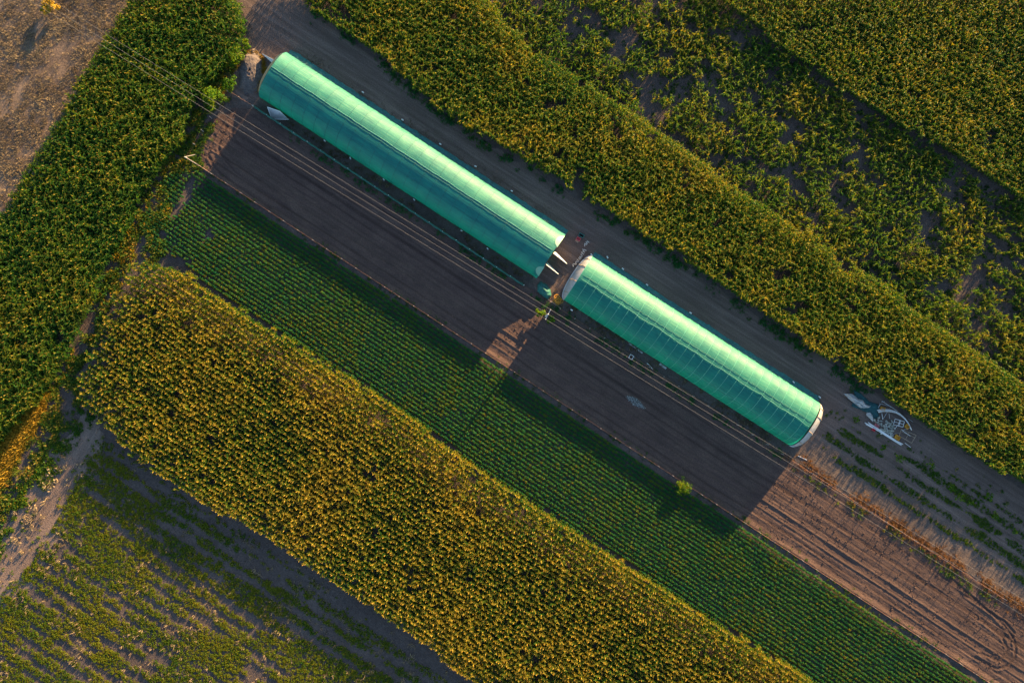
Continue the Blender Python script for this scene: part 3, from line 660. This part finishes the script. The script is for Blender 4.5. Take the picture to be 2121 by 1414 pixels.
M['pale_green_film'] = simple('pale_green_film', (0.13, 0.31, 0.23), 0.6, 0.1)
corner_film(g1, L1, -3.55, -1.9, 0.9); corner_film(g1, L1, 1.2, 3.6, 0.8)
def door_leaf(root, L, y, sx, lean, ln=2.5, hh=2.0):
    m = MB(); x0 = sx * L / 2; t = 0.05
    a = [(x0, y, hh), (x0 + sx * ln, y - 0.1, hh * 0.55), (x0 + sx * ln, y + 0.05, 0.05), (x0, y + lean, 0.05)]
    nrm = (Vector(a[1]) - Vector(a[0])).cross(Vector(a[3]) - Vector(a[0])).normalized() * t
    vs = [Vector(p) for p in a] + [Vector(p) + nrm for p in a]
    m.add(vs, [(0, 1, 2, 3), (7, 6, 5, 4), (0, 4, 5, 1), (1, 5, 6, 2), (2, 6, 7, 3), (3, 7, 4, 0)])
    d = m.build('door', M['white'], root)
    f = MB(); f.tube([a[3], a[0], a[1], a[2], a[3]], 0.035, 5); f.build('door_frame', M['steel'], d)
    return d
door_leaf(g1, L1, 0.35, 1, 0.62); door_leaf(g1, L1, -1.6, 1, 0.55, 2.3, 1.9)
door_leaf(g1, L1, 1.7, -1, -0.45, 2.7, 2.0)

# ------------------------------------------------------------------ fences
def fence(name, a, b, n, label, ph, mat, posts_from=0.0, wires=(0.25, 0.6, 0.95), net=False, wid=0.09, skip=()):
    A, B = PV(*a), PV(*b); root = empty(name, (A + B) / 2, 0, label, 'fence'); mid = (A + B) / 2
    for i in range(n + 1):
        if i in skip: continue
        p = A.lerp(B, i / n) - mid; hh = ph * random.uniform(0.93, 1.06); m = MB()
        rot = Matrix.Rotation(random.gauss(0, .03), 3, 'X') @ Matrix.Rotation(random.gauss(0, .03), 3, 'Y') @ Matrix.Rotation(AX, 3, 'Z')
        m.box((p.x, p.y, hh / 2), (wid, wid, hh), rot, 0.85)
        m.box((p.x, p.y, hh + 0.02), (wid * .7, wid * .7, 0.05), rot, 0.4)
        m.build('post', mat, root)
    for w in wires:
        m = MB(); m.tube([(A.lerp(B, i / (2 * n)) - mid) + Vector((0, 0, w * ph - (0.03 if i % 2 else 0))) for i in range(2 * n + 1)], 0.008, 4); m.build('wire', M['rust'], root)
    if net:
        m = MB(); k = n * 6; vs = []; side = Vector((AN[0], AN[1], 0))
        for i in range(k + 1):
            p = A.lerp(B, i / k) - mid
            for q, z in ((-0.16, 0.03), (-0.07, 0.55), (0.0, 1.0), (0.06, 0.55), (0.13, 0.03)):
                o = side * (q + 0.05 * math.sin(i * 1.7 + z * 5) + random.gauss(0, .015))
                vs.append(p + o + Vector((0, 0, z * ph - (0.08 * math.sin(math.pi * (i % 6) / 6)) * z)))
        fs = [(i * 5 + j, i * 5 + j + 1, (i + 1) * 5 + j + 1, (i + 1) * 5 + j) for i in range(k) for j in range(4)]
        m.add(vs, fs); m.build('net', M['greennet'], root, True)
    return root
fence('wire_fence', (413, 343), (2045, 1410), 55, 'low post and wire fence between the bare soil bed and the bean rows', 1.1, M['fpost'], wid=0.10)
fence('net_fence', (529, 223), (1085, 591), 20, 'green net fence along the soil bed beside the long greenhouse', 1.15, M['white'], net=True, wires=(0.98,))
fence('wire_fence', (1160, 640), (2075, 1237), 30, 'post and wire fence between the soil bed and the short greenhouse', 1.1, M['fpost'], wid=0.10)
fence('wire_fence', (390, 329), (472, 190), 5, 'short post fence closing the left end of the soil bed', 1.1, M['fpost'], wid=0.10, wires=(0.5, 0.95))
fence('wire_fence', (472, 188), (526, 222), 2, 'short rusty fence between the dark soil heap and the bed corner', 1.1, M['wood'], wid=0.10, wires=(0.5, 0.95))
# braced corner post
cb = empty('corner_post', P(390, 329), 0, 'pale corner post with two long sloping braces at the soil bed corner', 'fence post')
m = MB(); m.box((0, 0, 0.65), (0.14, 0.14, 1.3), None, 0.9); m.build('post', M['conc'], cb)
o = PV(390, 329)
for q in ((407, 320), (422, 349)):
    e = PV(*q) - o; m = MB(); m.tube([(0, 0, 1.2), (e.x, e.y, 0.06)], 0.05, 6); m.build('brace', M['fpost'], cb)
m = MB(); e1, e2 = PV(413, 343), PV(434, 357); d = (e2 - e1)
m.box((d.x / 2, d.y / 2, 0.16), (d.length * 1.6, 0.10, 0.08), Matrix.Rotation(math.atan2(d.y, d.x), 3, 'Z')); pk = m.build('rail', M['wood']); pk.location = e1
tag(pk, 'weathered wooden rail lying at the corner of the soil bed by the weeds', 'rail')

# ------------------------------------------------------------------ power line
PH = 8.0
pole = empty('utility_pole', P(1130, 655), 0, 'grey concrete utility pole with crossarm standing in weeds between the greenhouses', 'utility pole')
m = MB(); m.tube([(0, 0, 0), (0, 0, PH + 0.25)], 0.17, 10, r2=0.10); m.build('shaft', M['conc'], pole, True)
arm = (PV(1141.5, 639.5, PH) - PV(1130.5, 660.7, PH)); ad = arm.normalized(); alen = arm.length
m = MB(); m.box((0, 0, PH), (alen, 0.12, 0.12), Matrix.Rotation(math.atan2(ad.y, ad.x), 3, 'Z')); ca = m.build('crossarm', M['steel'], pole)
for s in (-1, 1):
    m = MB(); m.tube([(0.08 * ad.x * s, 0.08 * ad.y * s, PH - 0.6), (ad.x * s * alen * .35, ad.y * s * alen * .35, PH - .05)], 0.025, 5); m.build('brace', M['steel'], pole)
tops = []
for s in (0.47, 0.02, -0.47):
    q = Vector((ad.x * alen * s, ad.y * alen * s, PH + 0.06)); m = MB()
    for z, r_ in ((0, .03), (.06, .06), (.12, .035), (.17, .06), (.23, .03)): pass
    m.tube([q, q + Vector((0, 0, .06)), q + Vector((0, 0, .14)), q + Vector((0, 0, .22))], 0.05, 8); m.build('insulator', M['white'], ca, True)
    tops.append(q + Vector((0, 0, .23)) + Vector(P(1130, 655)))
WIRES = [((107, 0), (405, 186), (2121, 1241), 'cable nearest the greenhouses on the overhead power line'),
         ((83, 0), (400, 196), (2121, 1256), 'middle cable of the three overhead power lines across the soil bed'),
         ((60, 0), (400, 211), (2118, 1273), 'cable nearest the bean rows on the overhead power line')]
for (l0, l1, r0, lab), t in zip(WIRES, tops):
    hL = PH + 0.1; A = PV(*l0, hL); B = PV(*r0, hL); pts = []
    d1 = (A - t); A2 = t + d1 * 1.25; d2 = B - t; B2 = t + d2 * 1.12
    mid_fix = PV(*l1, PH - 0.6)
    for i in range(25):
        f = i / 24; p = A2.lerp(t, f); p.z -= 0.8 * 4 * f * (1 - f)
        pts.append(p)
    for i in range(1, 25):
        f = i / 24; p = t.lerp(B2, f); p.z -= 0.7 * 4 * f * (1 - f); pts.append(p)
    m = MB(); m.tube(pts, 0.014, 5); w = m.build('power_cable', M['cable'], None, True)
    tag(w, lab, 'power cable', 'cables of the overhead line')

# ------------------------------------------------------------------ tree and shrubs
def tree(name, loc, h, rad, n, label, cat, tint=0.6, trunk=True, size=0.13, lobes=14, group=None, mat=None, seed=0, flat=0.6):
    r = np.random.default_rng(seed + 50); root = empty(name, loc, 0, label, cat, group)
    tm = MB(); V, F, T = [], [], []; off = 0; base = h * 0.22
    tm.tube([(0, 0, 0), (0.03, 0.02, base), (0.0, 0.05, h * .55)], 0.05 * h / 2, 7, r2=0.02 * h / 2)
    for k in range(lobes):
        a = k * 2.4 + r.normal(0, .3); q = math.sqrt((k + .5) / lobes); d = rad * q * r.uniform(0.5, 1.12)
        c = np.array([math.cos(a) * d, math.sin(a) * d, h * (0.86 - 0.45 * q * q * flat + r.normal(0, .06))])
        tm.tube([(0, 0, base * .9), (c[0] * .5, c[1] * .5, (base + c[2]) * .55), tuple(c)], 0.018 * h / 2, 5, r2=0.006)
        tv, tf, _, tt = bush_template(max(8, int(n / lobes)), rad * r.uniform(.26, .42), h * 0.30, size, r, 0.35, zmin=0.0)
        tv = tv + c - np.array([0, 0, h * 0.14]); tv[:, 2] = np.maximum(tv[:, 2], 0.03)
        V.append(tv); F.append(tf + off); T.append(tt + tint + r.normal(0, .14)); off += len(tv)
    tm.build('trunk', M['bark'], root, True)
    mesh_np('crown', np.concatenate(V), np.concatenate(F), [mat or M['bush']], None, {'tint': np.clip(np.concatenate(T), 0, 1)}, root)
    return root
tree('young_tree', P(1413, 1006), 1.25, 1.35, 750, 'bright yellow-green young tree at the edge of the bean rows', 'tree', 0.75, seed=1, lobes=22, size=0.11)
tree('shrub', P(487, 122), 2.0, 1.7, 1300, 'bright green shrub between the tall corn and the top of the soil heap', 'shrub', 0.6, seed=2)
tree('shrub', P(479, 181), 1.5, 1.35, 900, 'darker green shrub at the lower left foot of the soil heap', 'shrub', 0.3, seed=3)
tree('shrub', P(446, 205), 2.3, 1.8, 1600, 'largest leafy green shrub beside the corn under the power cables', 'shrub', 0.65, seed=4, lobes=18)
tree('shrub', P(512, 98), 1.2, 1.0, 500, 'small green shrub by straw at the top of the soil heap', 'shrub', 0.6, seed=5, lobes=8)
tree('shrub', P(1121, 649), 1.0, 0.75, 450, 'yellow-green shrub on the left side of the utility pole foot', 'shrub', 0.75, seed=6, lobes=9)
tree('shrub', P(1141, 661), 0.9, 0.65, 380, 'yellow-green shrub on the right side of the utility pole foot', 'shrub', 0.65, seed=7, lobes=8)
tree('dry_shrub', P(112, 19), 1.5, 1.25, 1100, 'straw-yellow dry shrub casting a long shadow on the stubble field', 'shrub', 0.8, seed=8, mat=M['gold'], lobes=10)
tree('shrub', P(97, 22), 1.0, 0.6, 350, 'small green shrub leaning against the dry shrub in the stubble field', 'shrub', 0.7, seed=9, lobes=7)
for k, (x, y, s, lab) in enumerate(((1860, 948, .8, 'small round green weed bush nearest the scrap heap'), (1828, 926, .55, 'tiny green weed bush just below the white pipes of the scrap heap'),
        (1925, 962, .75, 'green weed bush right of the scrap heap below the strip corn'), (1969, 1010, .7, 'green weed bush first in the loose line down the dry ground'), (1985, 1028, .8, 'widest green weed bush in the loose line down the dry ground'),
        (2008, 1040, .6, 'small green weed bush third in the loose line down the dry ground'), (2045, 1028, .7, 'lone dark green weed bush on pale dead grass right of the line'), (2058, 1068, .7, 'bright green weed bush far along the dry ground'), (2100, 1100, .55, 'small green weed bush at the far end of the dry ground'),
        (1772, 868, .6, 'small green weed bush between the short greenhouse end and the scrap heap'))):
    tree('weed_bush', P(x, y), 0.7 * s + .2, s, int(260 * s), lab, 'weed', 0.45, seed=20 + k, lobes=7, size=0.10, group='weed bushes on the dry ground')

# ------------------------------------------------------------------ soil heap and straw
def heap(name, c, rx, ry, h, rz, mat, label, cat, cr=0.5, n=44, seed=0, fine=0.18):
    V = []; 
    for i in range(n + 1):
        for j in range(n + 1):
            x, y = 2 * i / n - 1, 2 * j / n - 1; d = math.hypot(x, y); V.append((x * rx, y * ry, d))
    V = np.array(V); d = V[:, 2]; nz = fbm(V[:, 0] + seed * 13, V[:, 1] + seed * 7, 0.8, 4) - 0.5
    z = h * np.clip(1 - (d + nz * 0.35) ** 2.2, -0.1, 1) ** 1.0 + (fbm(V[:, 0] + 3, V[:, 1] + seed, 0.25, 3) - .5) * fine * (d < 1)
    k = vnoise(V[:, 0] * 2.2 + 31, V[:, 1] * 2.2 + seed) ; z -= cr * 0.25 * np.exp(-((k - 0.5) / 0.035) ** 2) * np.clip(1 - d, 0, 1)
    V[:, 2] = z - 0.03
    idx = np.arange(len(V)).reshape(n + 1, n + 1); F = np.stack([idx[:-1, :-1], idx[1:, :-1], idx[1:, 1:], idx[:-1, 1:]], -1).reshape(-1, 4)
    F = F[(V[F][:, :, 2] > -0.02).any(1)]; us = np.unique(F); mp = np.full(len(V), -1); mp[us] = np.arange(len(us))
    o = mesh_np(name, V[us], mp[F], [mat], smooth=True); o.location = c; o.rotation_euler = (0, 0, rz)
    return tag(o, label, cat)
M['heapsoil'] = soil('heap_soil', (0.06, 0.052, 0.052), (0.105, 0.09, 0.088), (0.15, 0.125, 0.115), big=0.4, fine=5, bump=0.06)
heap('soil_heap', P(521, 150), 1.9, 3.5, 1.1, R(-8), M['heapsoil'], 'cracked grey soil heap between the shrubs and the long greenhouse', 'soil heap', 0.6, 60, 1, 0.09)
ss = spread(poly_w([(512, 108), (528, 106), (545, 120), (550, 145), (545, 165), (535, 190), (530, 170), (540, 140), (525, 122)]), 90)
crop('loose_straw', ss, T_grass + T_stub, [M['gold']], 'loose orange straw between the soil heap and the long greenhouse', 'straw', smin=0.8, smax=1.4, tint=0.5)
# net heap and yellow hose heap at the gap
def cloth(name, c, pts, n, amp, mat, label, cat, z0=0.06, rz=0.0, sub=26, hgt=0.0):
    """a crumpled sheet inside an outline (px points)"""
    w = np.array(poly_w(pts)); cc = w.mean(0); lo, hi = w.min(0), w.max(0)
    gx, gy = np.meshgrid(np.linspace(lo[0] - .1, hi[0] + .1, sub), np.linspace(lo[1] - .1, hi[1] + .1, sub), indexing='ij'); x, y = gx.ravel(), gy.ravel()
    pl = [tuple(p) for p in w]; ins = in_poly(x, y, pl); ed = dist_line(x, y, pl + [pl[0]])
    z = z0 + amp * (fbm(x * 1.0 + n, y * 1.7, 0.7, 4)) + 0.5 * amp * np.abs(np.sin(x * 3 + y * 5 + 4 * fbm(x, y, 1.0))) + hgt * np.clip(ed / 0.8, 0, 1)
    z = z * np.clip(0.3 + ed / 0.35, 0, 1)
    idx = np.arange(sub * sub).reshape(sub, sub); F = np.stack([idx[:-1, :-1], idx[1:, :-1], idx[1:, 1:], idx[:-1, 1:]], -1).reshape(-1, 4)
    F = F[ins[F].sum(1) >= 3]; us = np.unique(F); mp = np.full(len(x), -1); mp[us] = np.arange(len(us))
    # pull loose corners onto the outline
    o = mesh_np(name, np.stack([x - cc[0], y - cc[1], z], 1)[us], mp[F], [mat], smooth=True); o.location = (cc[0], cc[1], 0)
    md = o.modifiers.new('thickness', 'SOLIDIFY'); md.thickness = 0.012; md.offset = 1
    return tag(o, label, cat)
cloth('net_heap', None, [(1112, 590), (1120, 582), (1132, 588), (1140, 600), (1143, 612), (1135, 620), (1122, 612), (1113, 604)], 3, 0.35, M['greennet'], 'crumpled dark green net heap beside the long greenhouse corner', 'net', hgt=0.5)
hh = empty('hose_heap', P(1155, 622), 0, 'tangled yellow hose coil lying at the end of the green net heap', 'hose')
rr = random.Random(5); m = MB()
for k in range(9):
    cx, cy, r0 = rr.gauss(0, .22), rr.gauss(0, .22), rr.uniform(.22, .5); ph = rr.random() * 6
    m.tube([(cx + r0 * math.cos(t * .4 + ph) * (1 + .1 * math.sin(t)), cy + r0 * .8 * math.sin(t * .4 + ph), 0.05 + 0.04 * k + 0.05 * math.sin(t * .9 + k)) for t in range(17)], 0.035, 5)
m.build('coil', M['yellow'], hh, True)
def plank(name, a, b, w, t, mat, label, cat, z=0.0, group=None):
    A, B = PV(*a), PV(*b); d = B - A; m = MB(); m.box((0, 0, t / 2 + 0.01), (d.length, w, t)); m.box((0, 0, t + 0.012), (d.length * .985, w * .8, 0.006))
    o = m.build(name, mat); o.location = (A + B) / 2 + Vector((0, 0, z)); o.rotation_euler = (0, 0, math.atan2(d.y, d.x)); return tag(o, label, cat, group)
plank('plank', (1134, 620), (1162, 639), 0.22, 0.06, M['wood'], 'pale pinkish wooden plank below the yellow hose coil', 'plank')
plank('pipe', (1652, 943), (1671, 952), 0.09, 0.06, M['white'], 'thin white pipe lying on the path past the short greenhouse corner', 'pipe')
plank('film_strip', (1302, 710), (1331, 731), 0.22, 0.04, M['film'], 'longer pale film strip lying along the short greenhouse foot', 'film strip')
plank('film_strip', (1366, 753), (1380, 763), 0.3, 0.04, M['film'], 'shorter pale film strip lying farther along the short greenhouse foot', 'film strip')

# ------------------------------------------------------------------ crates, white blocks, small things
def crate(name, loc, rz, dims, mat, label, cat='crate', inner=None, group=None, tilt=0.0):
    root = empty(name, loc, rz, label, cat, group); root.rotation_euler = (tilt, 0, rz)
    w, d, h = dims; t = 0.035; m = MB(); m.box((0, 0, 0.02 + t / 2), (w, d, t)); m.build('base', inner or mat, root)
    m = MB()
    for k in range(3):
        z = 0.055 + (h - 0.05) * (k + .5) / 3; hh_ = (h - .05) / 3 * .72
        m.box((0, d / 2 - t / 2, z), (w, t, hh_)); m.box((0, -d / 2 + t / 2, z), (w, t, hh_))
        m.box((w / 2 - t / 2, 0, z), (t, d - 2 * t - .004, hh_)); m.box((-w / 2 + t / 2, 0, z), (t, d - 2 * t - .004, hh_))
    for sx in (-1, 1):
        for sy in (-1, 1): m.box((sx * (w / 2 - .003), sy * (d / 2 - .003), h / 2 + .02), (0.06, 0.06, h))
    m.build('slatted_side', mat, root); return root
M['pink'] = simple('pinkish_red', (0.50, 0.16, 0.17), 0.5, 0.2)
crate('crate', P(1198, 495), R(-28), (0.62, 0.5, 0.35), M['pink'], 'red plastic crate on the dirt between the two greenhouses', inner=M['red'])
crate('crate', P(1204, 488), R(-28), (0.75, 0.45, 0.38), M['teal'], 'dark teal crate touching the red crate between the greenhouses', inner=M['black'])
plank('plank', (1192, 498), (1198, 502), 0.2, 0.05, M['wood'], 'short tan board beside the red crate', 'plank')
WB = [(1187, 550), (1190, 547), (1193, 545), (1195.5, 542), (1197, 539), (1200, 536), (1203, 532), (1204.5, 528.5), (1207, 525.5), (1209, 521.5), (1208, 518), (1206, 524), (1212, 518), (1211, 507.5), (1213, 505.5), (1215, 503), (1218, 501), (1202, 534)]
for k, (x, y) in enumerate(WB):
    m = MB(); m.box((0, 0, 0.1), (0.42, 0.13, 0.18), None, 0.88); m.box((0, 0, .20), (0.30, 0.09, 0.03))
    o = m.build('concrete_block', M['conc']); o.location = P(x, y); o.rotation_euler = (0, 0, R(-50) + random.gauss(0, .35))
    tag(o, 'short pale concrete block in the diagonal row between the two greenhouses', 'block', 'concrete blocks laid in a diagonal row')
PEG = [(673, 292), (726, 328), (795, 372), (858, 414), (956, 478), (1010, 515), (752, 192), (834, 249), (912, 299), (985, 345), (1060, 396)]
for k, (x, y) in enumerate(PEG):
    m = MB(); m.box((0, 0, 0.14), (0.34, 0.16, 0.26), None, 0.85); m.tube([(0, 0, .27), (0, 0, .36), (.08, 0, .36)], 0.02, 5)
    o = m.build('anchor_block', M['white']); o.location = P(x, y); o.rotation_euler = (0, 0, AX + random.gauss(0, .3))
    tag(o, 'small white anchor block at the foot of the long greenhouse', 'anchor block', 'anchor blocks along the long greenhouse')
PEG2 = [(1172, 622), (1184, 642), (1247, 667), (1303, 707), (1258, 533), (1290, 557), (1225, 528), (1643, 791), (1697, 822), (1340, 590), (1430, 648)]
for k, (x, y) in enumerate(PEG2):
    m = MB(); m.box((0, 0, 0.14), (0.38, 0.18, 0.26), None, 0.85); m.tube([(0, 0, .27), (0, 0, .36), (.08, 0, .36)], 0.02, 5)
    o = m.build('anchor_block', M['white']); o.location = P(x, y); o.rotation_euler = (0, 0, AX + random.gauss(0, .3))
    tag(o, 'small white anchor block at the foot of the short greenhouse', 'anchor block', 'anchor blocks along the short greenhouse')
# open box in the fence line
bx = empty('valve_box', P(1307, 739), AX + R(5), 'small open white-rimmed box with dark inside on the fence line', 'box')
m = MB()
for s in (-1, 1): m.box((0, s * .28, .15), (0.62, 0.06, .3)); m.box((s * .28, 0, .152), (0.06, 0.5, .296))
m.build('rim', M['white'], bx); m = MB(); m.box((0, 0, .03), (.5, .5, .03)); m.build('pit', M['black'], bx)
m = MB(); m.tube([P(1340, 752, .05), P(1346, 757, .06), P(1352, 765, .05)], 0.05, 6); o = m.build('bent_pipe', M['white'], None, True); tag(o, 'bent white pipe lying in the grass by the fence', 'pipe')
# gravel spill on the bed
gp = spread(poly_w([(1293, 818), (1305, 819), (1320, 826), (1330, 836), (1338, 846), (1325, 845), (1310, 838), (1300, 828)]), 60)
V, F = [], []
for i, (x, y) in enumerate(gp):
    s = random.uniform(.03, .09); m = MB(); m.box((x, y, .09 + s / 2), (s * 1.4, s, s), Matrix.Rotation(random.random() * 3, 3, 'Z'), 0.6); b = len(V); V += m.v; F += [tuple(j + b for j in f) for f in m.f]
me = MB(); me.v, me.f, me.m = V, F, [0] * len(F); o = me.build('gravel', simple('pale_gravel', (0.26, 0.27, 0.27), 0.9, 0.3)); tag(o, 'pale gravel spill lying on the dark soil bed', 'gravel', kind='stuff')
heap('gravel_mound', P(1317, 832), 1.9, 0.62, 0.14, R(-38), simple('grey_grit', (0.09, 0.088, 0.09), 0.95, 0.4, 9, bump=0.02), 'low grey grit mound on the dark soil bed', 'mound', 0, 30, 5, 0.06)

# ------------------------------------------------------------------ scrap heap beyond the short greenhouse
def Q(x, y): return (1730 + x / 10.878, 800 + y / 10.878)      # coordinates read in an enlarged crop
cloth('net_sheet', None, [Q(*p) for p in ((380, 60), (560, 140), (760, 330), (960, 400), (1000, 480), (960, 560), (1000, 700), (860, 740), (800, 640), (560, 520), (350, 450), (400, 340), (430, 200))], 11, 0.16, M['tealnet'], 'dark teal net sheet spread on the ground under the white film', 'net', z0=0.02, sub=44)
cloth('film_sheet', None, [Q(*p) for p in ((160, 150), (350, 160), (430, 210), (500, 280), (600, 300), (680, 400), (800, 440), (740, 480), (640, 490), (540, 480), (430, 390), (290, 280))], 15, 0.60, M['film'], 'larger crumpled white plastic film sheet by the scrap heap', 'film sheet', z0=0.16, sub=50)
cloth('film_sheet', None, [Q(*p) for p in ((690, 580), (770, 580), (830, 650), (850, 770), (830, 790), (740, 700), (680, 640))], 19, 0.50, M['film'], 'smaller crumpled white plastic film sheet by the pile of pots', 'film sheet', z0=0.16, sub=30)
def pipe(name, pts, r, mat, label, cat, group=None):
    m = MB(); m.tube(pts, r, 7); o = m.build(name, mat, None, True); return tag(o, label, cat, group)
def q3(x, y, z): return P(*Q(x, y), z)
for k in range(7):                       # bundle of bent hoops
    o_ = k - 3; pts = []
    for (x, y) in ((965, 560), (1080, 535), (1220, 540), (1360, 570), (1470, 630), (1580, 730), (1660, 840), (1710, 960)):
        pts.append(q3(x + o_ * 7 - 8 * (k % 2), y + o_ * 11, 0.12 + 0.07 * (k % 3)))
    pipe('hoop_pipe', pts, 0.045, M['white'] if k % 3 else M['wood'], 'curved white hoop pipe in the bundle on the scrap heap', 'pipe', 'bent hoop pipes bundled on the scrap heap')
for k, (a, b) in enumerate((((665, 815), (1480, 1310)), ((740, 808), (1500, 1300)), ((690, 850), (1525, 1300)), ((700, 830), (1490, 1325)), ((760, 840), (1440, 1270)))):
    A, B = Vector(q3(*a, 0.1 + .06 * (k % 2))), Vector(q3(*b, 0.1 + .06 * (k % 2)))
    pipe('straight_pipe', [A, A.lerp(B, .5) + Vector((0, 0, .02)), B], 0.06, M['white'], 'long straight white pipe in the bundle below the pots', 'pipe', 'straight white pipes bundled on the ground')
def frame(name, corners, bars, label, mat, z=0.12, r=0.035):
    m = MB(); c = [Vector(q3(x, y, z)) for x, y in corners]
    for i in range(4): m.tube([c[i], c[(i + 1) % 4]], r, 5)
    for s, t in bars:
        a = c[0].lerp(c[1], s) if t == 0 else c[0].lerp(c[3], s); b = c[3].lerp(c[2], s) if t == 0 else c[1].lerp(c[2], s); m.tube([a, b], r * .9, 5)
    o = m.build(name, mat); return tag(o, label, 'frame')
frame('window_frame', ((1350, 730), (1560, 790), (1525, 915), (1310, 860)), ((.5, 0), (.58, 0), (.5, 1)), 'white six-pane frame lying in the scrap heap inside the hoops', M['white'], 0.2)
frame('wooden_frame', ((1490, 960), (1825, 1100), (1720, 1275), (1440, 1110)), ((.52, 0), (.3, 1)), 'pinkish wooden frame lying at the lower right end of the scrap heap', M['wood'], 0.14, 0.04)
STK = [((985, 380), (1260, 450)), ((1050, 325), (1400, 555)), ((1040, 360), (1120, 330)), ((1015, 400), (970, 480)), ((1240, 475), (1070, 740)), ((1050, 600), (1070, 740)), ((1210, 600), (1230, 730)), ((1145, 840), (1200, 1080)), ((1230, 1085), (1445, 1045)),
       ((1410, 860), (1340, 970)), ((1500, 990), (1680, 935)), ((1500, 980), (1690, 1115)), ((1640, 720), (1755, 800)), ((1570, 1270), (1700, 1370))]
for k, (a, b) in enumerate(STK):
    A, B = Vector(q3(*a, 0.1 + .05 * (k % 4))), Vector(q3(*b, 0.12 + .05 * ((k + 1) % 4)))
    pipe('stick', [A, B], 0.03, M['white'] if k % 2 else M['steel'], 'thin pale stick lying loose across the scrap heap', 'stick', 'loose sticks on the scrap heap')
pot = None; PR = random.Random(9); spots = []
base_spots = [(890, 755), (945, 760), (1005, 780), (930, 815), (990, 715), (1010, 850), (960, 850), (1050, 870), (1080, 880), (1110, 900), (1130, 930), (1060, 960), (1090, 980), (1120, 1000), (1150, 970), (1140, 780), (1165, 800), (1260, 765), (1210, 830), (1250, 850), (1280, 880), (1220, 880),
              (1190, 910), (1230, 930), (1270, 930), (1300, 910), (1210, 990), (1240, 990), (1270, 1000), (1250, 1040), (1180, 1040), (1210, 1060), (1160, 1020), (1100, 1010), (1060, 1000), (1240, 1110), (1270, 1110), (1290, 960), (1140, 900), (1180, 860)]
for (x, y) in base_spots: spots.append((x, y)); spots.append((x + PR.gauss(0, 22), y + PR.gauss(0, 22)))
M['pot'] = simple('dusty_white_pot', (0.44, 0.44, 0.38), 0.7, 0.4, 12)
m = MB(); n = 9; vs = []
for z, r_ in ((0, .075), (.2, .11), (.2, .095), (.04, .065)):
    vs += [(r_ * math.cos(6.283 * j / n), r_ * math.sin(6.283 * j / n), z) for j in range(n)]
m.add(vs, [(i * n + j, i * n + (j + 1) % n, (i + 1) * n + (j + 1) % n, (i + 1) * n + j) for i in range(3) for j in range(n)] + [tuple(range(n - 1, -1, -1)), tuple(range(3 * n, 4 * n))])
for k, (x, y) in enumerate(spots):
    o = m.build('pot', M['pot'], None, True) if pot is None else pot.copy()
    if pot is not None: COL.objects.link(o)
    pot = pot or o; o.location = q3(x, y, 0.02 + 0.10 * (k % 2)); s = PR.uniform(0.85, 1.3); o.scale = (s, s, s); o.rotation_euler = (PR.gauss(0, .7), PR.gauss(0, .7), PR.random() * 6)
    tag(o, 'small dusty white pot dumped in the middle of the scrap heap', 'pot', 'white pots dumped in the scrap heap')
crate('crate', q3(1385, 1145, 0), R(-35), (0.75, 0.55, 0.35), M['yellow'], 'yellow crate at the bottom of the scrap heap beside the long pipes')
crate('crate', q3(1605, 900, 0), R(-50), (0.6, 0.5, 0.35), M['yellow'], 'yellow crate under the right end of the bent hoops')
crate('crate', q3(1055, 500, 0), R(-15), (0.6, 0.45, 0.35), M['yellow'], 'yellow crate at the upper left end of the bent hoops')
crate('crate', q3(925, 880, 0), R(-30), (0.6, 0.35, 0.3), M['pink'], 'faded red crate beside the white pots and long pipes', inner=M['pink'])
crate('crate', q3(855, 975, 0), R(-30), (0.4, 0.3, 0.25), M['red'], 'small red crate on the outer side of the long white pipes')
# white framed panel leaning on the long greenhouse, loose white scraps by its far end
lp = empty('door_panel', P(575, 238), AX, 'white framed door panel propped against the far end of the long greenhouse', 'door panel')
o = Vector(P(575, 238)); c4 = [PV(555, 223, .5) - o, PV(598, 247, 1.0) - o, PV(563, 248, .1) - o]
c4 = [PV(554, 222, 0.9) - o, PV(580, 231, 1.1) - o, PV(598, 248, 0.12) - o, PV(563, 247, 0.08) - o]
iv = Matrix.Rotation(-AX, 3, 'Z'); c4 = [iv @ p for p in c4]
m = MB(); nr = (c4[1] - c4[0]).cross(c4[3] - c4[0]).normalized() * 0.03
m.add([*c4, *[p + nr for p in c4]], [(0, 1, 2, 3), (7, 6, 5, 4), (0, 4, 5, 1), (1, 5, 6, 2), (2, 6, 7, 3), (3, 7, 4, 0)]); m.build('panel', M['film'], lp)
m = MB(); m.tube([*c4, c4[0]], 0.05, 5); m.build('frame', M['white'], lp)
